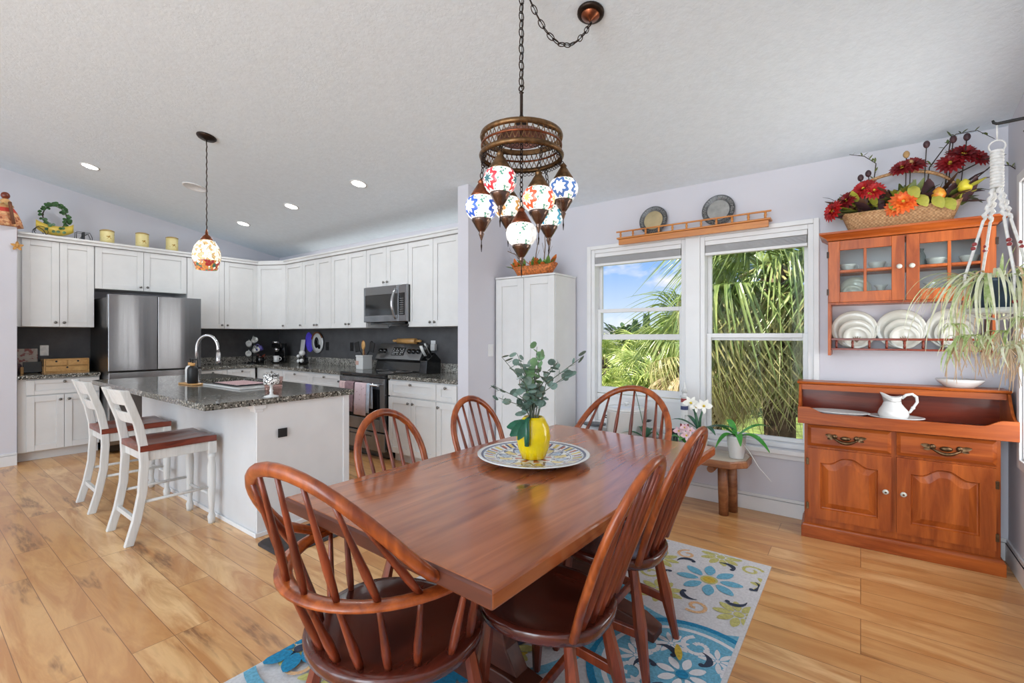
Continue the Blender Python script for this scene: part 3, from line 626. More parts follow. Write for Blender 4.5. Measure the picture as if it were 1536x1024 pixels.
# drying mat
t = thing('drying_tray', 'white rectangular drying tray on the island beside the sink', 'tray', (-4.14, 1.80, CT+.0005), .02); b = MB(); b.box(-.33, .33, -.20, .135, 0, .008); b.box(-.33, .33, -.20, -.19, .008, .014); b.box(.32, .33, -.19, .135, .008, .014); b.build('tray', M['white'], t, .003)
s = N('pink_ticking'); xx, yy, zz = s.sep(s.coord())[0:3]; st = s.math('FRACT', s.math('MULTIPLY', s.math('ADD', xx, s.math('MULTIPLY', yy, .55)), 26)); pinkt = s.fin(s.mix(s.math('GREATER_THAN', st, .62), lin((222,190,190)), lin((120,70,82))), .9)
t = thing('dish_mat', 'pink striped dish drying mat lying on the white tray', 'mat', (-4.21, 1.79, CT+.0095), .02); b = MB(); b.box(-.215, .215, -.13, .12, 0, .010); b.build('cloth', pinkt, t, .004); b = MB(); frame(b, 0, 0, 0, 0, 0, 0, 0); b.bm.free(); b = MB()
b.tube([(-.217,-.132,.006), (.217,-.132,.006), (.217,.122,.006), (-.217,.122,.006)], .006, 6, 0, True, True); b.build('piping', M['blackm'], t)
# patterned candle cup on a pedestal
s = N('black_scroll_ceramic'); n1 = s.noise(s.coord(), 26, 2, .5, 1.6); scroll = s.fin(s.ramp(n1, [(.44, (238,238,236)), (.47, (28,28,30)), (.53, (28,28,30)), (.56, (238,238,236))]), .2)
t = thing('candle_cup', 'white cup with black scrollwork on a slim white pedestal at the island edge', 'candle holder', (-3.225, 1.565, CT+.0005)); b = MB(); b.lathe([(.048,0), (.046,.006), (.014,.014), (.009,.03), (.014,.04), (.009,.052), (.010,.075), (.022,.082)], (0,0,0), 20); b.build('pedestal', M['white'], t)
b = MB(); b.lathe([(.022,.0825), (.046,.087), (.05,.095), (.05,.155), (.047,.155), (.046,.10), (.01,.096)], (0,0,0), 24); b.build('cup', scroll, t)
t = thing('glass_tumbler', 'pink tinted glass tumbler right behind the scrollwork candle cup', 'glass', (-3.40, 1.665, CT+.0005)); b = MB(); b.lathe([(.056,0), (.064,.12), (.061,.12), (.052,.006), (.001,.006)], (0,0,0), 20); b.build('glass', m_glass('pink_glass', .2, (.96,.86,.84)), t)
# counter clutter
def mug(par, x, y, z, mat, ang): 
    b = MB(); b.M = Matrix.Translation((x, y, z)) @ Matrix.Rotation(ang, 4, 'Z') @ Matrix.Rotation(1.15, 4, 'Y'); b.lathe([(.026,0), (.038,.006), (.040,.085), (.036,.085), (.033,.012), (.001,.010)], (0,0,-.04), 18); b.torus((-.048,0,0), .022, .006, Matrix.Rotation(PI/2, 3, 'X'), 12, 6); o = b.build('mug', mat, par); return o
lav = plain('lavender_glaze', (120,112,190), .25); org = plain('orange_glaze', (186,86,62), .3)
t = thing('mug_tree', 'black mug stand holding white mugs, right of the fridge', 'mug stand', (-7.36, 3.29, CT)); b = MB(); b.lathe([(.075,0), (.075,.012), (.02,.02), (.009,.03), (.009,.36), (.014,.37), (.001,.38)], (0,0,0), 16); b.build('stand', M['black'], t)
for nm, x, y, z, mat, a in (('white mug on the mug stand, topmost', .05, .0, .345, M['white'], 0), ('white mug on the mug stand, upper left', .045, -.07, .29, M['white'], -.5), ('white mug in the middle of the mug stand', .055, .02, .20, M['white'], .2), ('white mug on the mug stand, lowest on the left', .045, -.075, .14, M['white'], -.5), ('lavender mug on the right of the mug stand', .03, .085, .22, lav, .9)):
    m = thing('mug', nm, 'mug', (-7.36, 3.29, CT), 0, 'mugs on the mug stand'); mug(m, x, y, z, mat, a)
t = thing('ornament', 'black and orange ceramic ornament at the foot of the mug stand', 'ornament', (-7.27, 3.36, CT)); b = MB(); b.lathe([(.05,0), (.06,.05), (.05,.11), (.02,.13)], (0,0,0), 14, 0); b.build('pot', M['black'], t); b = MB(); q = random.Random(3)
for i in range(16): a = q.uniform(0, F2); b.leaf((.02,.02,.09), (.02+.08*math.cos(a), .02+.08*math.sin(a), .09+q.uniform(-.03,.07)), .03)
b.build('flower', org, t)
t = thing('coffee_maker', 'black single-serve coffee maker in the kitchen corner', 'coffee maker', (-7.12, 3.56, CT), .62); b = MB(); b.box(-.075, .075, -.05, .12, 0, .02); b.box(-.075, .075, .04, .12, .02, .30); b.box(-.075, .075, -.06, .04, .235, .30); b.build('body', M['black'], t, .008)
b = MB(); b.lathe([(.06,0), (.06,.03), (.05,.035)], (-.015,-.035,.30), 18); b.lathe([(.034,-.06), (.045,-.001)], (-.015,-.015,.234), 16); b.build('head', M['chrome'], t)
m = thing('mug', 'white mug standing on the coffee maker drip tray', 'mug', (-7.085, 3.515, CT+.0205), .62, 'mugs on the worktop'); b = MB(); b.lathe([(.034,0), (.04,.006), (.04,.095), (.036,.095), (.034,.01), (.001,.008)], (0,0,0), 18); b.torus((.05,0,.05), .024, .006, Matrix.Rotation(PI/2, 3, 'X'), 12, 6); b.build('cup', M['white'], m)
t = thing('ornament', 'black and white seated ceramic figure on the worktop below the blue board', 'ornament', (-6.47, 3.60, CT)); b = MB(); b.lathe([(.06,0), (.075,.03), (.06,.10), (.03,.14)], (0,0,0), 14); b.build('body', M['black'], t)
b = MB(); b.ball((0,-.02,.165), .045); b.ball((-.07,-.04,.12), .026); b.ball((.05,-.055,.06), .03); b.ball((-.02,-.06,.05), .03); b.build('head', M['white'], t)
t = thing('chopping_board', 'thin white chopping board standing against the dark wall', 'board', (-6.80, 3.74, CT), 0); b = MB(); b.M = Matrix.Rotation(-.12, 4, 'X'); b.box(-.05, .05, -.008, .008, .002, .36); b.build('board', M['white'], t, .004)
t = thing('chopping_board', 'violet blue oval board hung on the dark wall beside the round plate', 'board', (-6.67, 3.807, 1.235), 0); b = MB(); b.M = Matrix.Rotation(PI/2, 4, 'X') @ Matrix.Rotation(.25, 4, 'Z'); b.lathe([(.14,-.006), (.145,0), (.14,.006)], (0,0,0), 28, 0, True, True, .72, 1.05); b.build('board', plain('violet_blue_plastic', (92,78,214), .35), t)
t = thing('wall_plate', 'round black and white plate with a brown rim hung on the dark wall', 'plate', (-6.43, 3.800, 1.23)); b = MB(); b.M = Matrix.Rotation(PI/2, 4, 'X'); b.lathe([(.15,0), (.155,.012), (.10,.004), (.001,.004)], (0,0,0), 32); b.build('plate', M['white'], t)
b = MB(); b.M = Matrix.Rotation(PI/2, 4, 'X'); b.ball((-.02,.0,.012), .07, .8, 1.2, .2); b.ball((.05,-.06,.012), .035, 1, 1, .25); b.build('painted_motif', M['black'], t); b = MB(); b.tube([(.15*math.cos(a), -.013, .15*math.sin(a)) for a in [.5+2.3*k/14 for k in range(15)]], .012, 6); b.build('rim_band', plain('brown_glaze', (120,74,46), .35), t)
t = thing('utensil_crock', 'square white crock of cooking utensils left of the range console', 'utensil crock', (-4.975, 3.56, CT)); b = MB(); b.box(-.07, .07, -.07, .07, 0, .165); b.box(-.075, .075, -.075, .075, .155, .175); b.build('crock', M['white'], t, .006); b = MB(); b.box(-.072, -.012, -.0725, -.0702, .055, .105); b.build('tag', plain('salmon_tag', (200,160,146), .6), t)
b = MB(); b.box(.0,.0,.0,.0,.0,.0); b.bm.free()
uw = M['bench']
def utensil(label, x, y, dx, dy, h, kind, mat):
    u = thing('cooking_utensil', label, 'utensil', (-4.975+x, 3.56+y, CT+.178), 0, 'utensils in the crock'); b = MB(); b.tube([(0,0,-.0), (dx*.6, dy*.6, h*.6)], .006, 8)
    o = b.build('handle', mat, u); b = MB(); p = V(dx, dy, h)
    b.M = Matrix.Translation(p) @ Matrix.Rotation(dx*2.2, 4, 'Y')
    if kind == 's': b.ball((0,0,0), .040, .9, .35, 1.4)
    else: b.box(-.045, .045, -.006, .006, -.065, .06)
    b.build('head', mat, u, .004)
utensil('black slotted turner leaning out of the crock on the left', -.03, 0, -.10, -.01, .10, 't', M['blackm']); utensil('dark wooden spoon upright in the crock, left of the pale one', -.012, .02, -.03, .0, .13, 's', uw); utensil('pale wooden spoon upright in the middle of the crock', .01, -.02, .02, -.01, .12, 's', M['bamboo'])
utensil('black ladle leaning right in the crock', .035, .01, .11, 0, .10, 't', M['blackm']); utensil('black spoon at the back of the crock', .015, .04, .05, .02, .12, 's', M['blackm'])
t = thing('rolling_pin', 'pale wooden rolling pin lying on top of the range console', 'rolling pin', (-4.38, 3.747, 1.2685)); b = MB(); b.rod((-.17,0,0), (.15,0,0), .032, None, 16); b.build('barrel', M['bamboo'], t)
b = MB(); b.tube([(-.26,0,0), (-.24,0,0), (-.17,0,0)], [.012,.016,.010], 10); b.build('handle', M['bamboo'], t); b = MB(); b.tube([(.15,0,0), (.22,0,0), (.24,0,0)], [.010,.016,.012], 10); b.build('handle', M['bamboo'], t)
t = thing('knife_block', 'black slanted knife block on the worktop right of the range', 'knife block', (-3.83, 3.60, CT), -.15); b = MB(); b.loft([[(x, y, z) for y, z in ((-.10,0), (.10,0), (.10,.15), (.02,.23), (-.085,.14))] for x in (-.065, .065)], 0, False); b.build('block', M['black'], t, .005)
for i, (x, y) in enumerate(((-.04,-.02), (-.012,-.02), (.018,-.02), (.045,-.02), (-.02,.03), (.02,.03))):
    k = thing('kitchen_knife', ['white handled knife at the left front of the black block', 'white handled knife second from the left in the black block', 'black handled knife third from the left in the black block', 'black handled knife at the right front of the black block', 'white handled knife at the back left of the black block', 'black handled knife at the back right of the black block'][i], 'knife', (-3.83, 3.60, CT), -.15, 'knives in the block')
    b = MB(); p = V(x, y*.9-.025, .185+y*.55+.02); b.tube([p+V(0,0,.0), p+V(0,-.03,.05), p+V(0,-.06,.11)], [.008,.011,.010], 8); b.build('handle', M['white'] if i in (0, 1, 4) else M['black'], k)
# outlets
def plate(label, loc, rz, mat='trim', w=.075, h=.12, name='wall_outlet', cat='outlet'):
    t = thing(name, label, cat, loc, rz, None); b = MB(); b.box(-w/2, w/2, -.006, -.0005, -h/2, h/2); b.build('plate', M[mat], t, .002)
    b = MB()
    for z in (-.025, .025): b.box(-.016, .016, -.009, -.0062, z-.014, z+.014)
    b.build('socket', M[mat], t, .003); return t
t = plate('white outlet with a plug-in gadget on the dark wall right of the knife block', (-4.0, 3.813, 1.215), 0); b = MB(); b.box(.0, .07, -.05, -.0095, -.055, .02); b.build('plug', M['white'], t, .006)
plate('dark outlet on the dark wall midway between the round plate and the utensil crock', (-5.60, 3.813, 1.18), 0, 'blackm'); plate('dark outlet on the dark wall close to the right of the round plate', (-6.20, 3.813, 1.18), 0, 'blackm')
plate('brushed metal outlet above the far left worktop', (-7.593, 1.08, 1.16), H9, 'pewter')
plate('white light switch on the lilac wall end beside the tall pantry', (-2.8795, 3.50, 1.19), H9, 'trim', .075, .12, 'light_switch', 'switch'); plate('white outlet low on the lilac wall end beside the tall pantry', (-2.8795, 3.50, .36), H9, 'trim')
# left worktop items
t = thing('drawer_box', 'small light wooden desktop drawer box with three drawers', 'drawer box', (-7.36, 1.22, CT), H9); b = MB(); frame(b, -.19, .19, 0, .155, -.10, .10, .012); b.box(-.178, .178, .09, .10, .012, .143); b.box(-.178, .178, -.10, .09, .074, .081); b.box(-.004, .004, -.10, .09, .081, .143); b.build('case', M['bamboo'], t, .002)
for x0, x1, z0, z1 in ((-.176,-.006,.083,.141), (.006,.176,.083,.141), (-.176,.176,.014,.072)):
    b = MB(); b.box(x0, x1, -.104, .08, z0, z1); o = b.build('drawer', M['bamboo'], t, .002); b = MB(); b.M = Matrix.Translation(((x0+x1)/2, -.1045, z1-.014)) @ Matrix.Rotation(PI/2, 4, 'X'); b.lathe([(.010,0), (.010,.001)], (0,0,0), 12); b.build('finger_hole', M['blackm'], o)
s = N('floral_card'); n1 = s.noise(s.coord(), 20, 3); card = s.fin(s.ramp(n1, [(.38, (180,110,104)), (.46, (214,202,190)), (.7, (222,212,200))]), .6)
t = thing('picture_card', 'pale card with red blossom propped against the dark wall', 'picture', (-7.50, .93, CT+.002), H9); b = MB(); b.M = Matrix.Rotation(-.1, 4, 'X'); b.box(-.115, .085, -.006, .006, 0, .27); b.build('card', card, t, .002)
t = thing('card_holder', 'small black slate on wooden feet in front of the pale card', 'slate', (-7.32, .95, CT), H9); b = MB(); b.M = Matrix.Rotation(-.18, 4, 'X'); b.box(-.075, .075, -.006, .006, .012, .13); b.build('slate', M['black'], t, .002)
for x in (-.085, .085):
    b = MB(); b.box(x-.012, x+.012, -.03, .03, 0, .075); b.build('foot', M['bamboo'], t, .003)
t = thing('papers', 'crumpled blue and white papers beside the pine drawer box', 'papers', (-7.42, 1.06, CT), H9); b = MB(); q = random.Random(8)
for i in range(5): b.M = Matrix.Translation((q.uniform(-.03,.03), q.uniform(-.04,.04), .03+.012*i)) @ Euler((q.uniform(-.5,.5), q.uniform(-.5,.5), q.uniform(0,3))).to_matrix().to_4x4(); b.box(-.05, .05, -.035, .035, -.001, .001, i % 2)
b.build('sheet', [M['white'], plain('blue_paper', (70,92,140), .6)], t)
t = thing('basket', 'small dark jar at the left end of the far left worktop', 'jar', (-7.42, .845, CT)); b = MB(); b.lathe([(.03,0), (.035,.02), (.033,.09), (.02,.11)], (0,0,0), 14); b.build('jar', plain('mauve_glass', (120,96,104), .2), t)
# ---- stools
def stool():
    t = thing('counter_stool', 'white counter stool with a red-brown seat, nearer the dining table', 'stool', (-3.90, 1.18, 0), 0, 'counter stools at the island')
    sw, sd = .205, .20; b = MB(); rows = []
    for j in range(9):
        y = -sd-.02+(2*sd+.04)*j/8; rows.append([(-sw-.015+(2*sw+.03)*i/12, y, .625-.016*math.cos((i/12-.5)*PI)**1*(.4+.6*math.sin(PI*min(j/8+.15, 1)))+.006*math.cos((i/12-.5)*2*PI*3)*.25) for i in range(13)])
    top = rows; bot = [[(x, y, .585) for x, y, z in r] for r in rows]
    b.loft(top, 0, True, False, False, False); b.loft(bot, 0, False, False, False, False)
    for a, c in ((top[0], bot[0]), (top[-1], bot[-1]), ([r[0] for r in top], [r[0] for r in bot]), ([r[-1] for r in top], [r[-1] for r in bot])): b.loft([a, c], 0, False, False, False, False)
    bmesh.ops.remove_doubles(b.bm, verts=b.bm.verts[:], dist=1e-5); b.build('seat', M['stoolseat'], t)
    b = MB()
    for x in (-sw+.01, sw-.01): b.box(x-.011, x+.011, -sd+.02, sd-.02, .52, .583)
    for y in (sd-.012, -sd+.012): b.box(-sw+.02, sw-.02, y-.011, y+.011, .52, .583)
    b.build('apron', M['stool'], t, .003)
    for x in (-sw+.005, sw-.005):
        b = MB(); y = sd-.005; b.box(x-.024, x+.024, y-.024, y+.024, .50, .583); b.lathe([(.020,0), (.022,.02), (.026,.05), (.017,.075), (.016,.10), (.022,.16), (.026,.28), (.028,.40), (.020,.455), (.026,.47), (.024,.50)], (x, y, 0), 14); b.build('leg', M['stool'], t)
        # rear leg and back post in one sabre curve
        P = [(-.275, 0), (-.235, .15), (-.205, .32), (-.195, .50), (-.20, .62), (-.225, .76), (-.27, .90), (-.30, .985)]
        b = MB(); b.loft([[(x+dx, y+dy, z) for dx, dy in ((-.018,-.024), (.018,-.024), (.018,.024), (-.018,.024))] for y, z in P], 0, False); b.build('leg', M['stool'], t, .005)
    xi = sw-.024
    def rail(z0, z1, y0, y1, bow, nm):
        b = MB(); n = 8; b.loft([[(-xi+2*xi*k/n, y-bow*math.sin(PI*k/n)+o, z) for y, z, o in ((y0, z0, -.009), (y0, z0, .009), (y1, z1, .009), (y1, z1, -.009))] for k in range(n+1)], 0, False); b.build(nm, M['stool'], t, .003)
    rail(.885, .985, -.262, -.297, .025, 'back_rail'); rail(.765, .835, -.226, -.247, .02, 'back_rail')
    for x in (-sw+.005, sw-.005):
        b = MB(); b.rod((x, sd-.02, .26), (x, -.22, .26), .010); b.build('stretcher', M['stool'], t)
    b = MB(); b.rod((-xi, sd-.005, .20), (xi, sd-.005, .20), .011); b.build('stretcher', M['stool'], t)
    b = MB(); b.bar((-xi, -.235, .15), (xi, -.235, .15), .02, .03); b.build('stretcher', M['stool'], t)
    return t
st = stool(); dup(st, (-4.80, 1.185, 0), -.02, 'white counter stool with a red-brown seat, farther from the dining table')
t = thing('anti_fatigue_mat', 'dark grey kitchen mat on the floor at the end of the island', 'mat', (-2.94, 1.80, 0)); b = MB(); n = 6; w, d, r = .165, .40, .06; pts = []
for cx, cy, a0 in ((w-r, d-r, 0), (-w+r, d-r, PI/2), (-w+r, -d+r, PI), (w-r, -d+r, 1.5*PI)): pts += [(cx+r*math.cos(a0+PI/2*k/n), cy+r*math.sin(a0+PI/2*k/n)) for k in range(n+1)]
b.loft([[(x*s_, y*s2, z) for x, y in pts] for s_, s2, z in ((1,1,.001), (1,1,.006), (.93,.97,.016))], 0, False); b.build('pad', plain('charcoal_mat', (58,52,52), .6, 0, .1, 30), t)
# ---------------------------------------------------------------- rug
rm = [plain('rug_ground', (206,206,208), .95, 0, .05, 90, .4), plain('rug_blue', (104,168,194), .95, 0, .1, 90, .4), plain('rug_teal', (26,128,170), .95, 0, .12, 90, .4), plain('rug_navy', (48,58,78), .95, 0, .12, 90, .4),
      plain('rug_olive', (186,182,112), .95, 0, .1, 90, .4), plain('rug_gold', (196,168,60), .95, 0, .1, 90, .4), plain('rug_peach', (218,176,132), .95, 0, .08, 90, .4), plain('rug_pale', (218,218,220), .95, 0, .03, 90, .4)]
t = thing('area_rug', 'pale grey area rug with blue, teal and olive flowers under the dining table', 'rug', (-1.177, 1.83, 0))
b = MB(); b.box(-.768, .768, -1.22, 1.20, .001, .008, 0)
RX0, RX1, RY0, RY1 = -.75, .75, -1.20, 1.18; lay = [0]
def inside(p): return RX0 < p[0] < RX1 and RY0 < p[1] < RY1
def clip(P):
    for ax, lim, sg in ((0, RX0, 1), (0, RX1, -1), (1, RY0, 1), (1, RY1, -1)):
        Q = []
        for i in range(len(P)):
            a, c = P[i-1], P[i]; da, dc = (a[ax]-lim)*sg, (c[ax]-lim)*sg
            if (da < 0) != (dc < 0): k = da/(da-dc); Q.append((a[0]+(c[0]-a[0])*k, a[1]+(c[1]-a[1])*k))
            if dc >= 0: Q.append(c)
        P = Q
        if len(P) < 3: return []
    return P
def patch(P, m):
    P = clip(P)
    if P: lay[0] += 1; z = .0082+.0000045*lay[0]; b.poly([(x, y, z) for x, y in P], m)
def disc(c, r, m, n=40): patch([(c[0]+r*math.cos(F2*k/n), c[1]+r*math.sin(F2*k/n)) for k in range(n)], m)
def ring(c, r0, r1, m, n=48):
    for k in range(n):
        a0, a1 = F2*k/n, F2*(k+1)/n; patch([(c[0]+r*math.cos(a), c[1]+r*math.sin(a)) for r, a in ((r0,a0), (r1,a0), (r1,a1), (r0,a1))], m)
def petal(c, a, r0, r1, w, m, n=8, bend=0):
    L = []; R = []
    for k in range(n+1):
        q = k/n; r = r0+(r1-r0)*q; ww = w*.5*math.sin(PI*min(max(q, .03), .97))**.6; bb = bend*(q*q)
        p = (c[0]+r*math.cos(a+bb), c[1]+r*math.sin(a+bb)); nx, ny = -math.sin(a+bb), math.cos(a+bb); L.append((p[0]+nx*ww, p[1]+ny*ww)); R.append((p[0]-nx*ww, p[1]-ny*ww))
    for k in range(n): patch([L[k], L[k+1], R[k+1], R[k]], m)
def flower(c, n, r0, r1, w, m, cm, ph=0):
    for k in range(n): petal(c, ph+F2*k/n, r0, r1, w, m)
    disc(c, r0*.8, cm, 20)
def curl(c, a, r, m, w=.022):
    for k in range(16):
        q0, q1 = k/16, (k+1)/16; f = lambda q: (c[0]+r*(1-.75*q)*math.cos(a+q*7), c[1]+r*(1-.75*q)*math.sin(a+q*7)); p, s2 = f(q0), f(q1); d = V(s2[0]-p[0], s2[1]-p[1], 0).normalized(); nx, ny = -d.y*w/2, d.x*w/2
        patch([(p[0]+nx, p[1]+ny), (s2[0]+nx, s2[1]+ny), (s2[0]-nx, s2[1]-ny), (p[0]-nx, p[1]-ny)], m)
def hook(c, a, L, m): petal(c, a, 0, L, .030, m, 8, .8); disc((c[0]+.01*math.cos(a+1.5), c[1]+.01*math.sin(a+1.5)), .012, m, 12)
def big(c, R):   # medallion of the far corner: pale ground, blue flower, olive fans, navy flicks, blue outer ring
    ring(c, R, R+.045, 1)
    for k in range(5):
        a = k*F2/5+.35; p = (c[0]+R*.66*math.cos(a), c[1]+R*.66*math.sin(a)); flower(p, 9, .03, .115, .042, 4, 4, a); curl((c[0]+R*.62*math.cos(a+.63), c[1]+R*.62*math.sin(a+.63)), a, .06, [4, 6][k % 2], .018)
    flower(c, 8, .055, .165, .058, 1, 4, .2); disc(c, .032, 5, 16)
    for k in range(6): a = k*F2/6+.1; hook((c[0]+.21*math.cos(a), c[1]+.21*math.sin(a)), a+.7, .10, 3)
def blue(c, R):
    disc(c, R, 1); ring(c, R*.86, R*.92, 7); ring(c, R, R+.03, 2)
    for k in range(6):
        a = k*F2/6; p = (c[0]+R*.55*math.cos(a), c[1]+R*.55*math.sin(a)); flower(p, 8, .012, .075, .022, 7, 7, a); curl((c[0]+R*.60*math.cos(a+.5), c[1]+R*.60*math.sin(a+.5)), a+1, .07, 7, .020); hook((c[0]+R*.32*math.cos(a), c[1]+R*.32*math.sin(a)), a, .09, 3)
    flower(c, 8, .03, .10, .035, 7, 2)
big((.52, .83), .48); blue((.62, .02), .34); big((-.18, -.05), .40); blue((-.52, .75), .30)
big((-.62, -.62), .36); blue((.50, -.80), .33); flower((.0, -.58), 9, .05, .16, .08, 2, 3); 
for k in range(9): a = k*F2/9; disc((.0+.20*math.cos(a+.3), -.58+.20*math.sin(a+.3)), .026, 3, 14)
q = random.Random(5)
for k in range(26): petal((q.uniform(-.7,.7), q.uniform(-1.15,1.1)), q.uniform(0, F2), 0, .10, .03, q.choice([4,4,5,2,1]))
flower((-.70, -.80), 7, .03, .14, .07, 2, 3)
b.build('pile', rm, t)
# ---------------------------------------------------------------- dining table
TX, TY, TR = -1.118, 1.694, math.radians(-1.9)
t = thing('dining_table', 'long brown stained pine trestle dining table', 'table', (TX, TY, 0), TR)
hw, hl = .49, .873; b = MB()
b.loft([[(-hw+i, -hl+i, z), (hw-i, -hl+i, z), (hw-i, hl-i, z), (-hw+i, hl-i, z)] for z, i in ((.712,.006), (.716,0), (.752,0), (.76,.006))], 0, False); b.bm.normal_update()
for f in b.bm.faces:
    if abs(f.normal.y) > .6: f.material_index = 1  # end faces take darker wood: end grain plus shade put into the colour
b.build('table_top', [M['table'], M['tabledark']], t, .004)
b = MB(); 
for y in (-.56, .56): b.box(-.40, .40, y-.045, y+.045, .675, .711)
b.build('cleat', M['tabledark'], t, .004)
ZF = .0105
for y in (-.33, .33):
    b = MB(); b.loft([[(x*sx, y+dy, z) for x, z in ((-.40,ZF), (.40,ZF), (.40,.05), (.33,.085), (.12,.12), (-.12,.12), (-.33,.085), (-.40,.05))] for dy, sx in ((-.05,1), (.05,1))], 0, False); b.build('trestle_foot', M['tabledark'], t, .006)
    b = MB(); pr = [(.16,.121), (.11,.20), (.085,.30), (.13,.40), (.10,.50), (.12,.58), (.22,.66), (.22,.6745 if abs(y) > 1 else .70)]
    b.loft([[(x, y+dy, z) for x, z in pr]+[(-x, y+dy, z) for x, z in reversed(pr)] for dy in (-.035, .035)], 0, False); b.build('trestle_post', M['tabledark'], t, .005)
b = MB(); b.box(-.03, .03, -.50, .50, .28, .38); b.build('stretcher_beam', M['tabledark'], t, .005)
# ---------------------------------------------------------------- Windsor chairs
def rings(outline, lv):
    return [[(x*s_+ox, y*s_+oy, z) for x, y in outline] for s_, z, ox, oy in lv]
def seat_mesh(outline, name, t, z1=.455, th=.042):
    b = MB(); c = (0, 0)
    b.loft(rings(outline, [(.55, z1-th, 0, 0), (.95, z1-th, 0, 0), (.99, z1-th+.008, 0, 0), (1, z1-.010, 0, 0), (.985, z1-.001, 0, 0), (.90, z1, 0, 0), (.70, z1-.007, 0, .01), (.35, z1-.011, 0, .02), (.05, z1-.010, 0, .02)]), 0, True); return b.build(name, M['chairdark'], t)
def leg(t, x, y, dx, dy, z0=.008, z1=.416):
    b = MB(); P = []; R = []
    for q, r in ((0,.0165), (.25,.021), (.52,.026), (.75,.020), (1,.0145)): P.append((x+dx*q, y+dy*q, z1-(z1-z0)*q)); R.append(r)
    b.tube(P, R, 6, 0, False, up=(0,1,0)); b.build('leg', M['chairleg'], t)
def at(x, y, dx, dy, z, z0=.008, z1=.416): q = (z1-z)/(z1-z0); return (x+dx*q, y+dy*q, z)
def spindle(t, a, c, rmax=.0115, seg=6):
    a = Vector(a); c = Vector(c); b = MB(); b.tube([a.lerp(c, q) for q in (0,.12,.3,.55,.8,1)], [rmax*.72, rmax*.9, rmax, rmax*.78, rmax*.62, rmax*.55], seg, 0, True); b.build('spindle', M['chairleg'], t)
def under(t, L):
    for sx in (-1, 1):
        for fr in (1, -1): x, y, dx, dy = L[fr]; leg(t, sx*x, y, sx*dx, dy)
    z = .20
    for sx in (-1, 1):
        a = at(sx*L[1][0], L[1][1], sx*L[1][2], L[1][3], z); c = at(sx*L[-1][0], L[-1][1], sx*L[-1][2], L[-1][3], z-.02); b = MB(); b.bar(a, c, .020, .034); b.build('stretcher', M['chairleg'], t, .003)
    a = Vector(at(-L[1][0], L[1][1], -L[1][2], L[1][3], z)); c = Vector(at(-L[-1][0], L[-1][1], -L[-1][2], L[-1][3], z-.02)); m = (a+c)/2; b = MB(); b.bar((m.x, m.y, m.z), (-m.x, m.y, m.z), .020, .030); b.build('stretcher', M['chairleg'], t, .003)
def side_chair(label, loc, rz):
    t = thing('dining_chair', label, 'chair', loc, rz, 'Windsor dining chairs')
    n = 40; ol = []
    for k in range(n):
        a = F2*k/n; cx, sy = math.cos(a), math.sin(a); e = .62 if sy > 0 else .72
        x = math.copysign(abs(cx)**e, cx); y = math.copysign(abs(sy)**e, sy); w = .215 if y > 0 else .215-.035*min(1, -y*1.4); ol.append((x*w, y*.21+(.006*math.cos(x*PI) if y > .6 else 0)))
    seat_mesh(ol, 'seat', t)
    under(t, {1: (.155, .14, .045, .04), -1: (.12, -.13, .055, -.075)})
    # bow: straight lower legs, round top, leaning back
    hp = [(-.158, .0), (-.174, .12), (-.188, .24)]; m = 16
    pts = hp+[(-.19*math.cos(PI*k/m), .31+.215*math.sin(PI*k/m)) for k in range(0, m+1)]+[(-x, h) for x, h in reversed(hp)]
    def bk(x, h): return (x, -.165-.19*(h/.525)**1.12, .452+h*.972)
    b = MB(); b.tube([bk(x, h) for x, h in pts], .0185, 8, 0, True, up=(0, 1, .4), flat=.72); b.build('bow', M['chair'], t)
    for i in range(5):
        x = -.105+.0525*i; xt = x*1.22; h = .31+.215*math.sqrt(max(0, 1-(xt/.19)**2))-.012; p = bk(xt, h); spindle(t, (x, -.165-.012*(1-(x/.11)**2), .452), p)
    return t
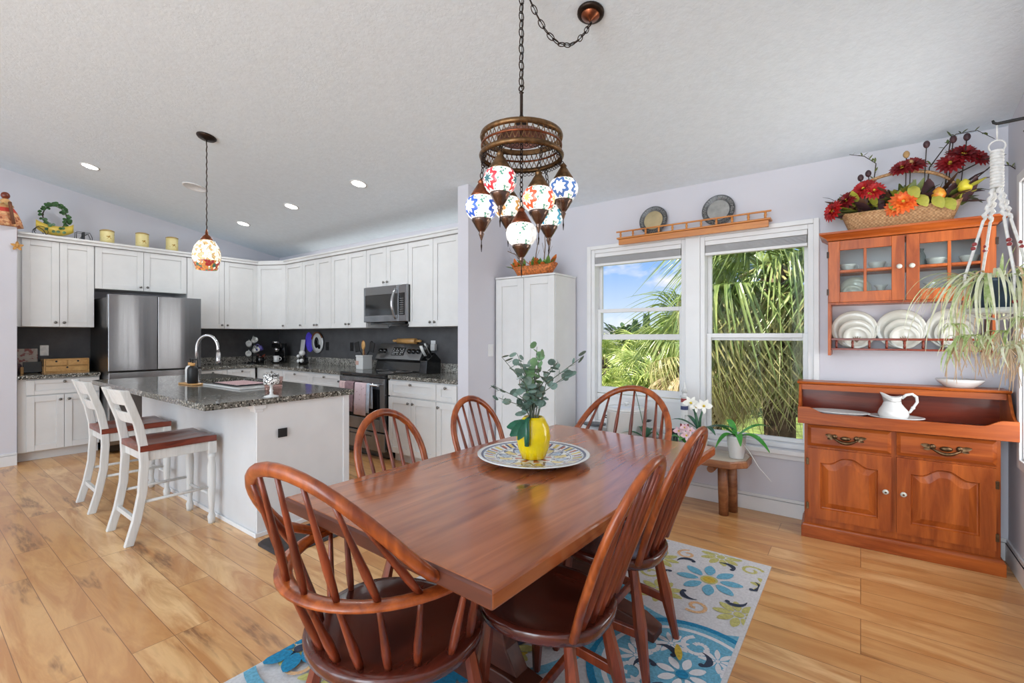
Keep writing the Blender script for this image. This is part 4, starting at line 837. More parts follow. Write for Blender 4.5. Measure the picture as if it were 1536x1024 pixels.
def arm_chair(label, loc, rz, s=1.0, apex=(.41, 1.01)):
    t = thing('dining_armchair', label, 'chair', loc, rz, 'Windsor dining armchairs')
    n = 44; ol = [(.275*math.cos(F2*k/n), .245*math.copysign(abs(math.sin(F2*k/n))**(.75 if math.sin(F2*k/n) > 0 else 1), math.sin(F2*k/n))) for k in range(n)]
    seat_mesh(ol, 'seat', t)
    under(t, {1: (.18, .13, .06, .05), -1: (.16, -.12, .06, -.09)})
    ZA = .672
    bow = []
    m = 28
    for k in range(m+1):
        a = PI+PI*k/m; bow.append((.292*math.cos(a), .315*math.sin(a)*.98, ZA))
    arm = [(-.275, .10, ZA), (-.292, .03, ZA)]+bow[1:-1]+[(.292, .03, ZA), (.275, .10, ZA)]
    b = MB(); b.tube(arm, .026, 8, 0, True, up=(0,0,1), flat=.42); b.build('arm_rail', M['chair'], t)
    # back hoop whose scrolled ends rest on the arm rail
    hp = []; m = 22
    for k in range(m+1):
        f = PI*k/m; cx, sn = math.cos(f), math.sin(f); x = -math.copysign(abs(cx)**.97, cx)*.296; hp.append((x, -.115-(apex[0]-.115)*sn**.853, ZA+.035+(apex[1]-ZA-.035)*sn**1.1))
    e0 = [(-.270, .055, ZA+.026), (-.284, -.005, ZA+.017), (-.292, -.065, ZA+.020)]; P = e0+hp[1:-1]+[(-x, y, z) for x, y, z in reversed(e0)]
    R = [.008, .013, .017]+[.0195]*(m-1)+[.017, .013, .008]
    b = MB(); b.tube(P, R, 10, 0, True, up=(0, 1, .35), flat=.8); b.build('hoop', M['chair'], t)
    hs = hp[1:-1]
    for i in range(7):
        a = -1.02+.34*i; xs, ys = .228*math.sin(a), -.205*math.cos(a); xb, yb = .288*math.sin(a*1.02), -.305*math.cos(a*1.02); spindle(t, (xs, ys, .450), (xb, yb, ZA-.004), .0135)
        xt = xb*.86; zt = max((p for p in hs), key=lambda p: -abs(p[0]-xt)); 
        c = sorted(hs, key=lambda p: abs(p[0]-xt))[:2]; k = 0 if abs(c[0][0]-c[1][0]) < 1e-6 else (xt-c[0][0])/(c[1][0]-c[0][0]); q = Vector(c[0]).lerp(Vector(c[1]), k); q.z -= .012; spindle(t, (xb, yb, ZA+.006), q, .0115)
    for sx in (-1, 1):
        for y, yb in ((-.03, .0), (.055, .06)): spindle(t, (sx*.248, y, .45), (sx*.286, yb, ZA-.004), .0135)
    return t
arm_chair('Windsor armchair at the near end of the table, its hooped back to us', (-1.155, .93, .0), .115, 1, (.381, 1.01))
arm_chair('Windsor armchair at the far end of the table, in front of the left window', (-1.17, 2.475, .0), PI-.03, 1, (.385, .995))
c0 = side_chair('Windsor side chair on the right of the table, nearer us', (-.835, 1.335, 0), PI/2+.04)
dup(c0, (-.85, 1.885, 0), PI/2+.0, 'Windsor side chair on the right of the table, farther from us, nearest the bench')
dup(c0, (-1.49, 1.43, 0), -PI/2+.03, 'Windsor side chair on the kitchen side of the table, closer to us')
dup(c0, (-1.49, 2.03, 0), -PI/2-.03, 'Windsor side chair on the kitchen side of the table, nearer the tall white pantry')
# ---------------------------------------------------------------- platter and vase
s = N('painted_platter'); v = s.coord(); x, y, z = s.sep(v)[0:3]
r = s.math('SQRT', s.math('ADD', s.math('POWER', x, 2), s.math('POWER', y, 2))); th = s.math('ARCTAN2', y, x)
w8 = s.math('COSINE', s.math('MULTIPLY', th, 8)); w16 = s.math('COSINE', s.math('MULTIPLY', th, 16)); col = lin((226,228,226)); nv = lin((52,72,116)); gd = lin((214,190,96)); rd = lin((178,96,72)); lb = lin((150,174,200))
def band(a, c2): return s.math('MULTIPLY', s.math('GREATER_THAN', r, a), s.math('LESS_THAN', r, c2))
c = s.mix(s.math('MULTIPLY', s.math('LESS_THAN', s.math('ABSOLUTE', s.math('SUBTRACT', r, s.math('MULTIPLY_ADD', w8, .035, .125))), .009), 1), col, nv)
c = s.mix(s.math('LESS_THAN', s.math('ABSOLUTE', s.math('SUBTRACT', r, s.math('MULTIPLY_ADD', w8, -.03, .13))), .007), c, nv)
c = s.mix(s.math('MULTIPLY', band(.10, .155), s.math('GREATER_THAN', w8, .55)), c, gd); c = s.mix(s.math('MULTIPLY', band(.105, .15), s.math('LESS_THAN', w8, -.6)), c, lb)
c = s.mix(s.math('MULTIPLY', band(.175, .225), s.math('GREATER_THAN', s.math('COSINE', s.math('MULTIPLY', th, 40)), .35)), c, nv); c = s.mix(s.math('MULTIPLY', band(.18, .222), s.math('GREATER_THAN', w16, .72)), c, gd); c = s.mix(s.math('MULTIPLY', band(.185, .218), s.math('LESS_THAN', w16, -.85)), c, rd)
c = s.mix(s.math('MULTIPLY', s.math('LESS_THAN', r, .085), s.math('GREATER_THAN', w8, .1)), c, rd); c = s.mix(s.math('LESS_THAN', r, .03), c, gd)
c = s.mix(band(.228, .240), c, nv); c = s.mix(band(.168, .172), c, nv)
paint = s.fin(c, .14, 0, .4)
t = thing('platter', 'large painted blue and white platter under the yellow vase', 'platter', (-1.205, 1.775, .7605)); b = MB(); b.lathe([(.12,0), (.13,.002), (.20,.016), (.255,.030), (.258,.033), (.25,.034), (.20,.022), (.13,.009), (.001,.008)], (0,0,0), 56); b.build('dish', paint, t)
VZ = .7695
t = thing('lemon_vase', 'yellow lemon shaped ceramic vase with green leaf handle on the platter', 'vase', (-1.205, 1.775, VZ))
b = MB(); b.lathe([(.045,0), (.055,.004), (.072,.05), (.079,.10), (.072,.145), (.055,.178), (.046,.19), (.042,.19), (.05,.17), (.06,.10), (.01,.02)], (0,0,0), 32); b.build('body', plain('lemon_glaze', (236,206,8), .14, 0, .04, 20, 0, .4), t)
gl = plain('green_glaze', (36,92,70), .18, 0, .15, 30)
fd = V(.58, -.82, 0).normalized(); sd = V(-fd.y, fd.x, 0)
def vp(a, h): d = V(math.cos(a), math.sin(a), 0); r_ = .080 if .04 < h < .15 else .066; return d*(r_+.0)+V(0,0,h)
b = MB(); P = [fd*.046+V(0,0,.188)-sd*.02, fd*.072+V(0,0,.185)-sd*.03, fd*.090+V(0,0,.15)-sd*.03, fd*.094+V(0,0,.11)-sd*.03, fd*.086+V(0,0,.075)-sd*.03]; b.tube(P, [.010,.012,.0125,.0125,.011], 10); b.build('handle', gl, t)
b = MB(); o_ = fd*.078+V(0,0,.185)-sd*.025
b.leaf(o_, fd*.072+V(0,0,.115)-sd*.105, .05, 0, .12, tuple(fd)); b.leaf(o_, fd*.085+V(0,0,.10)-sd*.07, .04, 0, .1, tuple(fd)); b.leaf(o_, fd*.055+V(0,0,.15)-sd*.12, .045, 0, .15, tuple(fd)); b.build('ceramic_leaf', gl, t)
# eucalyptus
eu = m_leaf('eucalyptus_leaf', (88,116,104), (142,164,152), .55, .15, 18); eu2 = m_leaf('eucalyptus_leaf_green', (96,136,96), (140,174,124), .55, .15, 18); stm = plain('eucalyptus_stem', (92,98,82), .7)
t = thing('eucalyptus_stems', 'spray of round grey-green eucalyptus leaves standing in the yellow vase', 'foliage', (-1.205, 1.775, VZ+.18)); q = random.Random(21)
def round_leaf(b, p, nrm, r):
    n = Vector(nrm).normalized(); u = n.orthogonal().normalized(); w_ = n.cross(u); k = 9; c = b.v(p); R = [b.v(Vector(p)+u*(r*math.cos(F2*i/k))+w_*(r*.86*math.sin(F2*i/k))+n*(r*.12)) for i in range(k)]
    for i in range(k): b.f([c, R[i], R[(i+1) % k]], 0, True)
stems = [(-.155,-.10,.15), (-.10,.02,.26), (-.05,-.06,.30), (.0,.03,.33), (.05,-.02,.30), (.10,.05,.26), (.15,.10,.22), (.05,.12,.25), (-.06,.08,.25), (.02,-.12,.20), (-.11,-.12,.10), (.19,.13,.29), (-.03,-.10,.13), (.06,-.06,.14), (-.17,-.02,.28)]
for i, (dx, dy, h) in enumerate(stems):
    e = V(dx, dy, h); mid = V(dx*.25, dy*.25, h*.55); P = [V(0,0,-.12).lerp(V(0,0,0), 1)*0+V(dx*.03, dy*.03, -.13), V(dx*.08, dy*.08, 0), mid, e]
    b = MB(); b.tube(P, [.003,.003,.0025,.0012], 5); st_ = b.build('stem', stm, t); b = MB(); n = 11 if i < 11 else 6
    for k in range(n):
        f = .22+.78*k/(n-1) if i not in (11, 14) else .62+.38*k/(n-1); p = (mid.lerp(e, (f-.4)/.6) if f > .4 else V(dx*.08, dy*.08, 0).lerp(mid, f/.4))
        a = q.uniform(0, F2); off = V(math.cos(a), math.sin(a), q.uniform(-.25, .5)); r_ = q.uniform(.018, .029)*(1.1-.35*f); round_leaf(b, p+off*r_*1.05, off.cross(V(q.uniform(-1,1), q.uniform(-1,1), .4)), r_)
    b.build('leaves', eu2 if i in (3, 4) else eu, st_)
# ---------------------------------------------------------------- ceiling lamps
def torus_link(b, p, d, L, r, roll):
    d = Vector(d).normalized(); u = d.orthogonal().normalized(); u = Matrix.Rotation(roll, 3, d) @ u; n = 12; pts = []
    for k in range(n): a = F2*k/n; pts.append(Vector(p)+d*(L*.5*math.cos(a))+u*(L*.28*math.sin(a)))
    b.tube(pts, r, 5, 0, True, True)
def chain(par, pts, L, r, name='chain', mat=None):
    """links along a polyline, one mesh"""
    b = MB(); P = [Vector(p) for p in pts]; seg = [(P[i+1]-P[i]).length for i in range(len(P)-1)]; tot = sum(seg); n = max(2, int(tot/(L*.78)))
    for k in range(n):
        s_ = tot*(k+.5)/n; i = 0
        while i < len(seg)-1 and s_ > seg[i]: s_ -= seg[i]; i += 1
        torus_link(b, P[i].lerp(P[i+1], min(1, s_/seg[i])), P[i+1]-P[i], L, r, (k % 2)*PI/2+.5)
    return b.build(name, mat or M['bronze'], par)
AC, BC = -1.224, 1.707
t = thing('chandelier', 'brass Turkish mosaic chandelier with seven lit glass globes over the dining table', 'chandelier', (AC, BC, 0))
b = MB(); R_ = .178
b.lathe([(.176,2.210), (.184,2.212), (.187,2.222), (.184,2.232), (.174,2.236), (.168,2.230), (.172,2.212)], (0,0,0), 48, 0, True, False); b.build('top_band', M['brass'], t)
b = MB(); b.lathe([(.178,2.124), (.188,2.128), (.191,2.138), (.186,2.147), (.177,2.148), (.172,2.138)], (0,0,0), 48, 0, True, False); b.build('lower_band', M['brass'], t)
b = MB(); b.lathe([(.178,2.176), (.183,2.178), (.183,2.184), (.178,2.186)], (0,0,0), 48, 0, True, False); b.build('middle_wire', M['copper'], t)
def lattice(z0, z1, r, n, mat, nm):
    b = MB()
    for k in range(n):
        for sg in (1, -1):
            P = [(r*math.cos(F2*(k+sg*1.1*q)/n), r*math.sin(F2*(k+sg*1.1*q)/n), z0+(z1-z0)*q) for q in (0,.5,1)]; b.tube(P, .0022, 4, 0, False)
    return b.build(nm, mat, t)
lattice(2.147, 2.212, .179, 46, M['brass'], 'lattice')
b = MB(); b.lathe([(.11,2.214), (.112,2.228), (.04,2.262), (.001,2.262)], (0,0,0), 40, 0, True, False); b.build('inner_plate', plain('mauve_copper', (150,112,104), .45, .6, .15, 30), t)
b = MB()
for k in range(60): a = F2*k/60; b.torus((.181*math.cos(a), .181*math.sin(a), 2.117), .0072, .0018, Matrix.Rotation(a, 3, 'Z') @ Matrix.Rotation(PI/2, 3, 'Y'), 8, 4)
b.build('ring_fringe', M['bronze'], t)
for k in range(3):
    a = F2*k/3+.4; b = MB(); b.rod((.174*math.cos(a), .174*math.sin(a), 2.232), (.02*math.cos(a), .02*math.sin(a), 2.300), .004); b.build('strut', M['bronze'], t)
b = MB(); b.lathe([(.030,2.285), (.034,2.297), (.012,2.312), (.007,2.325), (.007,2.42), (.011,2.425), (.001,2.432)], (0,0,0), 14); b.build('stem', M['bronze'], t)
b = MB(); b.torus((0,0,2.445), .013, .003, Matrix.Rotation(PI/2, 3, 'X')); b.build('top_ring', M['bronze'], t)
HZ = cz(BC)
chain(t, [(0,0,2.455), (0,0,HZ-.03)], .045, .0026); b = MB(); b.tube([(.0,0,HZ-.0008), (0,0,HZ-.018), (.012,0,HZ-.026), (.012,0,HZ-.040), (0,0,HZ-.046), (-.010,0,HZ-.040)], .0035, 6); b.build('ceiling_hook', M['bronze'], t)
b = MB(); b.tube([(.003,0,2.44), (.003,0,HZ-.05)], .0022, 5); b.build('flex', M['black'], t)
# swag to the canopy
CX, CY = -1.069+1.224, 2.079-1.707; CZ = cz(2.079)
def sag(a, c, d, n=18): a = Vector(a); c = Vector(c); return [a.lerp(c, k/n)-V(0,0,d*4*(k/n)*(1-k/n)) for k in range(n+1)]
sw = sag((-.004, 0, HZ-.045), (CX, CY, CZ-.055), .20); chain(t, sw, .042, .0024, 'swag_chain'); b = MB(); b.tube([p+V(.003,0,0) for p in sw], .0022, 5); b.build('swag_flex', M['black'], t)
sl = math.atan(.19); b = MB(); b.M = Matrix.Translation((CX, CY, CZ-.001)) @ Matrix.Rotation(-sl, 4, 'X'); b.lathe([(.066,-.001), (.066,-.010), (.058,-.016), (.046,-.018)], (0,0,0), 28, 0); o = b.build('canopy', M['bronze'], t)
b = MB(); b.M = Matrix.Translation((CX, CY, CZ-.001)) @ Matrix.Rotation(-sl, 4, 'X'); b.lathe([(.046,-.0185), (.044,-.024), (.020,-.040), (.006,-.05), (.001,-.058)], (0,0,0), 24); b.build('canopy_boss', M['copper'], o)
G = [('G1', (-1.196,1.516,1.969), ((196,44,58), (50,100,106), (240,220,214)), 3), ('G2', (-1.316,1.538,1.883), ((40,88,180), (236,240,248), (214,226,244)), 3), ('G3', (-1.09,1.645,1.904), ((216,84,48), (246,206,120), (250,226,206)), 3), ('G4', (-1.124,1.907,2.018), ((70,110,170), (230,240,250), (224,232,244)), 4),
     ('G5', (-1.224,1.707,1.785), ((214,214,210), (236,236,232), (226,228,226)), 3), ('G6', (-1.381,1.814,1.955), ((206,150,80), (240,220,180), (244,232,214)), 3), ('G7', (-1.206,1.908,1.905), ((70,160,190), (226,240,244), (216,232,240)), 3)]
for i, (nm, p, cc, n) in enumerate(G):
    x, y, z = p[0]-AC, p[1]-BC, p[2]; mm = m_mosaic('mosaic_glass_%s' % ('red', 'blue', 'orange', 'sky', 'white', 'amber', 'aqua')[i], cc[0], cc[1], cc[2], GLOW, n)
    lab = 'mosaic glass globe, ' + ('red and teal stars', 'dark blue stars', 'orange sunburst', 'pale blue flowers', 'plain white, hanging lowest', 'amber, at the back', 'aqua, at the back')[i]
    b = MB(); b.lathe([(.040,-.050), (.056,-.036), (.067,-.015), (.070,.006), (.066,.028), (.055,.044), (.040,.052)], (0,0,0), 28, 0, True, False); g = b.build('globe', mm, t, 0, (x, y, z)); g['label'] = lab
    b = MB(); b.lathe([(.047,.046), (.046,.056), (.034,.075), (.022,.095), (.013,.108), (.017,.112), (.013,.118), (.006,.126), (.001,.130)], (0,0,0), 20); b.build('cap', M['copper'] if i in (1, 4) else M['brass'], g)
    b = MB(); b.lathe([(.001,-.142), (.004,-.136), (.010,-.118), (.013,-.112), (.009,-.106), (.014,-.100), (.025,-.084), (.034,-.068), (.042,-.056), (.043,-.046), (.038,-.046)], (0,0,0), 20); b.build('bottom_cup', M['cup'], g)
    b = MB(); b.tube([(0,0,-.140), (0,0,-.155), (0,0,-.163), (0,0,-.19)], [.0022,.0022,.004,.0012], 6); b.build('tassel', M['bronze'], g)
    rr = math.hypot(x, y); k = (.178/rr if rr > .03 else 0); top = (x*k-x, y*k-y, 2.128-z) if rr > .03 else (0, 0, 2.255-z); q = (top[0]*.0, top[1]*.0)
    chain(g, [(0, 0, .130), (top[0], top[1], top[2])], .026, .0022)
# pendant over the island
PX, PY, PZ = -4.44, 1.613, 2.045
t = thing('pendant_lamp', 'small lit mosaic glass pendant lamp over the island', 'pendant lamp', (PX, PY, 0)); ZC = cz(PY)
s = N('pendant_mosaic'); v = s.coord(); x, y, z = s.sep(v)[0:3]; g = s.voro(v, 46, 'DISTANCE_TO_EDGE'); cell = s.sep(s.voro(v, 46, 'F1', 'Color')); low = s.math('LESS_THAN', z, 1.965)
c = s.mix(s.math('MULTIPLY', s.math('GREATER_THAN', cell[1], .60), .9), lin((255,246,222)), lin((196,160,96))); c = s.mix(s.math('MULTIPLY', low, s.math('GREATER_THAN', cell[0], .42)), c, lin((186,120,60))); c = s.mix(s.math('MULTIPLY', low, s.math('GREATER_THAN', cell[2], .7)), c, lin((150,44,44))); c = s.mix(s.math('MULTIPLY', low, s.math('LESS_THAN', cell[1], .16)), c, lin((60,100,80)))
c = s.mix(s.math('LESS_THAN', g, .035), c, lin((120,96,70))); pm = s.fin(c, .2, 0, .3, None, c, GLOW*.9)
b = MB(); b.lathe([(.078,1.890), (.092,1.93), (.105,1.985), (.104,2.035), (.090,2.085), (.064,2.125), (.040,2.142)], (0,0,0), 28, 0, True, False); o = b.build('glass_shade', pm, t)
b = MB(); b.lathe([(.046,2.136), (.046,2.146), (.030,2.172), (.012,2.188), (.012,2.20), (.004,2.235), (.001,2.24)], (0,0,0), 20); b.build('cap', M['copper'], t)
b = MB(); b.tube([(.002*math.cos(k*1.9), .002*math.sin(k*1.9), 2.235+(ZC-.03-2.235)*k/40) for k in range(41)], .0042, 6); b.build('cord', M['bronze'], t)
b = MB(); b.M = Matrix.Translation((0, 0, ZC-.001)) @ Matrix.Rotation(-sl, 4, 'X'); b.lathe([(.075,-.001), (.075,-.008), (.066,-.018), (.02,-.026), (.006,-.032)], (0,0,0), 28); b.build('canopy', M['bronze'], t)
b = MB(); b.ball((0,0,2.02), .028); b.build('bulb', m_emit('warm_bulb', (255,236,200), 6), t)
# recessed lights
disc_e = m_emit('downlight_lens', (255,252,246), 9)
def can(x, y, lab, e=CANW, lens=True):
    t = thing('recessed_light', lab, 'recessed light', (x, y, cz(y)), 0, 'recessed ceiling lights'); t.rotation_euler = (-sl, 0, 0)
    b = MB(); b.lathe([(.066,-.0015), (.082,-.0015), (.080,-.006), (.066,-.008)], (0,0,0), 28, 0, True, False); b.build('trim_ring', M['trim'], t)
    b = MB(); b.lathe([(.001,-.004), (.066,-.004)], (0,0,0), 24, 0, True, False); b.build('lens', disc_e, t)
    L = bpy.data.lights.new('downlight', 'AREA'); L.shape = 'DISK'; L.size = .13; L.energy = e; L.color = (.95, .98, 1); o = bpy.data.objects.new('downlight', L); C.objects.link(o); o.location = (x, y, cz(y)-.012); o.rotation_euler = (-sl, 0, 0)
can(-6.398, 1.248, 'recessed light nearest the left edge, above the fridge side'); can(-5.187, 2.742, 'recessed light between the pendant cord and the brightest one'); can(-6.464, 2.775, 'smallest recessed light, deepest in the kitchen corner'); can(-3.899, 2.729, 'recessed light nearest the lilac wall end, largest and brightest')
t = thing('smoke_detector', 'flat white ceiling ring beside the pendant cord', 'ceiling ring', (-5.792, 1.988, cz(1.988))); t.rotation_euler = (-sl, 0, 0); b = MB(); b.lathe([(.10,-.001), (.115,-.001), (.113,-.010), (.10,-.012), (.098,-.006), (.001,-.006)], (0,0,0), 32); b.build('ring', M['trim'], t)
# unseen glow strip added on the cabinet tops to brighten the ceiling above
t = thing('added_glow_strip', 'led strip lying on top of the wall cabinets behind the ledge', 'light strip', (-4.9, 3.70, 2.4305)); b = MB(); b.box(-1.75, 1.75, -.012, .012, 0, .008); b.build('strip', m_emit('strip_glow', (255,252,246), STRIP), t)
# ---------------------------------------------------------------- dry sink sideboard
HR = math.radians(2.4)
t = thing('sideboard', 'honey cherry dry sink sideboard with two drawers and two arched panel doors', 'sideboard', (-.30, 3.66, 0), HR)
WB, D = .925, .245
b = MB(); b.box(0, WB, .0, D, .09, .757); b.build('carcass', M['hutchv'], t, .003)
b = MB(); b.loft([[(x0, y0, z), (x1, y0, z), (x1, D, z), (x0, D, z)] for x0, x1, y0, z in ((-.018,WB+.018,-.022,0), (-.018,WB+.018,-.022,.068), (-.012,WB+.012,-.016,.076), (-.012,WB+.012,-.014,.084), (-.002,WB+.002,-.003,.092))], 0, False); b.build('plinth', M['hutch'], t, .002)
def raised(x0, x1, z0, z1, nm, arch, side):
    b = MB(); y = -.0205
    if not arch:
        b.loft([[(x0+i, yy, z0+i), (x1-i, yy, z0+i), (x1-i, yy, z1-i), (x0+i, yy, z1-i)] for i, yy in ((0,-.0005), (0,-.010), (.004,-.012), (.018,-.020), (.020,-.0205))], 0, False); return b.build(nm, M['hutch'], t)
    fw = .066; n = 24
    def top(u, k): # arched top rail edge
        v = abs(u*2-1); return k-.045*(.5-.5*math.cos(PI*min(1, max(0, (v-.10)/.62))))
    X0, X1, Z0, ZT = x0+fw, x1-fw, z0+fw, z1-.045
    def ring_(i, yy): # inner outline inset by i
        P = [(X0+i, yy, Z0+i), (X1-i, yy, Z0+i)]
        for k in range(n+1): u = 1-k/n; P.append((X0+i+(X1-X0-2*i)*u, yy, top(u, ZT)-i))
        return P
    outer = [(x0, y, z0), (x1, y, z0)]+[(x0+(x1-x0)*(1-k/n), y, z1) for k in range(n+1)]
    back = [(p[0], -.0005, p[2]) for p in outer]
    b.loft([back, outer, ring_(0, y), ring_(.005, y+.013), ring_(.010, y+.014), ring_(.044, y+.002), ring_(.047, y+.002)], 0, False, True); o = b.build(nm, M['hutchv'], t)
    kx = x1-.03 if side == 'r' else x0+.03
    k = MB(); k.M = Matrix.Rotation(PI/2, 4, 'X'); k.lathe([(.005,0), (.006,.010), (.013,.014), (.016,.021), (.011,.027), (.001,.029)], (0,0,0), 14); ko = k.build('knob', M['ivory'], o, 0, (kx, y, (z0+z1)/2+.015)); k = MB(); k.ball((0,-.0285,0), .006, 1, .4, 1, 8); k.build('knob_screw', M['oldbrass'], o, 0, (kx, y, (z0+z1)/2+.015)); ko['label'] = 'white porcelain knob with a dark centre'
    hx = x0-.004 if side == 'r' else x1+.004
    for hz in (z0+.075, z1-.09):
        h = MB(); h.box(hx-.008, hx+.008, -.022, -.012, hz-.022, hz+.022); h.build('hinge', M['oldbrass'], o, .002)
    return o
def pull(par, x, z, s_=1.0):
    b = MB(); y = -.021
    for sx in (-1, 1):
        b.ball((x+sx*.045*s_, y-.004, z+.004), .012*s_, 1, .5, 1, 10); b.ball((x+sx*.066*s_, y-.003, z+.010), .009*s_, 1.2, .5, .8, 10); b.ball((x+sx*.058*s_, y-.003, z-.006), .008*s_, 1, .5, 1, 8); b.leaf((x+sx*.045*s_, y-.004, z+.005), (x+sx*.085*s_, y-.004, z+.012), .02*s_, 0, .1, (0,-1,0)); b.leaf((x+sx*.045*s_, y-.004, z), (x+sx*.076*s_, y-.004, z-.014), .016*s_, 0, .1, (0,-1,0))
    b.tube([(x-.05*s_+.1*s_*k/12, y-.014-.012*math.sin(PI*k/12), z-.004-.020*s_*math.sin(PI*k/12)) for k in range(13)], [.005+.005*math.sin(PI*k/12) for k in range(13)], 8); b.ball((x, y-.010, z-.002), .014*s_, 1.6, .5, .8, 10); b.ball((x, y-.022, z-.030), .007, 1, 1, 1, 8)
    b.build('drawer_pull', M['oldbrass'], par)
m_ = WB/2-.008
pull(raised(.018, m_-.004, .606, .744, 'drawer', False, ''), .222, .677, 1.25); pull(raised(m_+.020, WB-.018, .606, .744, 'drawer', False, ''), .695, .677, 1.3)
raised(.022, m_-.004, .135, .592, 'door', True, 'r'); raised(m_+.020, WB-.022, .135, .592, 'door', True, 'l')
b = MB(); x0, x1 = -.035, .983; b.box(x0, x1, -.055, D, .758, .795); b.build('tray_floor', M['hutchdark'], t)
def lip(u): v = min(abs(u), abs(1-u)); return .866-.036*(.5-.5*math.cos(PI*min(1, max(0, (v-.055)/.09))))
n = 60; b = MB(); b.loft([[(x0+(x1-x0)*k/n, yy, z) for yy, z in ((-.068,.757), (-.056,.757), (-.056, lip(k/n)), (-.068, lip(k/n)))] for k in range(n+1)], 0, False); b.build('tray_front', M['hutch'], t, .002)
for xa, nm in ((x0, 'side_board'), (x1-.014, 'side_board')):
    b = MB(); n = 14; pr = [(-.0555,.757), (-.0555,.866)]+[(-.045+.125*k/n, .866+.135*(k/n)**2.2) for k in range(n+1)]+[(D,1.0), (D,.757)]
    ox = .035 if xa == x0 else -.03
    b.loft([[(x, y, z) for y, z in pr] for x in (xa, xa+.014)], 0, False); b.build(nm, M['hutchv'], t, .002)
b = MB(); b.box(x0+.014, x1-.014, D-.012, D, .796, 1.0); b.build('back_board', M['hutchdark'], t)
b = MB(); b.loft([[(a, y0, z), (c, y0, z), (c, D+.004, z), (a, D+.004, z)] for a, c, y0, z in ((-.035,.983,.090,1.001), (-.042,.985,.074,1.006), (-.045,.985,.070,1.014), (-.045,.985,.074,1.020))], 0, False); b.box(-.02, .968, .092, .104, .965, 1.0); b.build('top_shelf', M['hutch'], t)
HM = Matrix.Translation((-.30, 3.66, 0)) @ Matrix.Rotation(HR, 4, 'Z')
def hp_(x, y, z): return tuple(HM @ V(x, y, z))
# pitcher and plates in the tray
t = thing('saucer_plate', 'white plate under the pitcher in the tray of the sideboard', 'plate', hp_(.475, .055, .7955)); b = MB(); b.lathe([(.06,0), (.07,.002), (.12,.030), (.135,.034), (.133,.038), (.115,.036), (.06,.008), (.001,.007)], (0,0,0), 40, 0, True, True, 1.05, .78); b.build('plate', M['white'], t)
t = thing('pitcher', 'white ironstone pitcher with a scrolled handle on the sideboard tray', 'pitcher', hp_(.465, .055, .8025), HR)
b = MB(); prof = [(.045,0), (.058,.005), (.073,.028), (.077,.048), (.070,.070), (.052,.092), (.041,.106), (.0385,.120), (.040,.136), (.043,.148)]
Rn = []
for i, (r, z) in enumerate(prof):
    k = max(0, (z-.085)/.061); Rn.append([(math.cos(F2*j/40)*r*(1+(0.55*k*max(0, -math.cos(F2*j/40))**3)), math.sin(F2*j/40)*r, z+k*(.026*max(0, -math.cos(F2*j/40))**2+.010*max(0, math.cos(F2*j/40))**2)) for j in range(40)])
inn = [[(x*.9, y*.9, z) for x, y, z in Rn[-1]], [(x*.75, y*.75, .08) for x, y, z in Rn[5]]]
b.loft(Rn+inn, 0, True); b.build('body', M['white'], t)
b = MB(); b.tube([(.040,0,.142), (.062,0,.165), (.090,0,.172), (.110,0,.155), (.113,0,.125), (.100,0,.10), (.088,0,.078), (.080,0,.062), (.068,0,.055)], [.008,.009,.009,.0085,.008,.0075,.008,.007,.008], 10); b.ball((.094,0,.088), .011); b.build('handle', M['white'], t)
t = thing('oval_platter', 'flat white oval platter lying at the left of the sideboard tray', 'platter', hp_(.185, .07, .7955), HR); b = MB(); b.lathe([(.09,0), (.10,.003), (.165,.036), (.172,.040), (.165,.042), (.10,.010), (.001,.008)], (0,0,0), 40, 0, True, True, 1.0, .56); b.build('dish', M['white'], t)
t = thing('shallow_bowl', 'shallow white bowl on top of the sideboard under the hanging plant', 'bowl', hp_(.785, .16, 1.0205)); b = MB(); b.lathe([(.065,0), (.07,.004), (.10,.030), (.112,.048), (.109,.050), (.09,.030), (.06,.010), (.001,.008)], (0,0,0), 36, 0, True, True, 1, .72); b.build('bowl', M['white'], t)
# ---------------------------------------------------------------- wall cabinet with plate rack
CY0 = 3.75; X0, X1 = -.175, .615; ZB, ZT = 1.548, 1.955
t = thing('plate_rack_cabinet', 'honey cherry wall cabinet with glazed doors above a spindled plate rack', 'wall cabinet', (0, CY0, 0))
d = WY-CY0-.002; b = MB(); b.box(X0, X0+.016, 0, d, 1.20, ZT); b.box(X1-.016, X1, 0, d, 1.20, ZT); b.box(X0+.016, X1-.016, 0, d, ZB-.012, ZB+.004); b.box(X0+.016, X1-.016, 0, d, ZT-.016, ZT); b.build('case', M['hutchv'], t)
b = MB(); b.box(X0+.017, X1-.017, .03, d-.009, 1.742, 1.752); b.build('inner_shelf', M['hutch'], t)
b = MB(); b.loft([[(X0-e, -f-.02, z), (X1+e, -f-.02, z), (X1+e, d, z), (X0-e, d, z)] for e, f, z in ((.002,.002,ZT+.001), (.006,.006,ZT+.012), (.020,.022,ZT+.022), (.038,.036,ZT+.034), (.046,.046,ZT+.040), (.046,.046,ZT+.052))], 0, False); b.build('cornice', M['hutch'], t)
xm = (X0+X1)/2
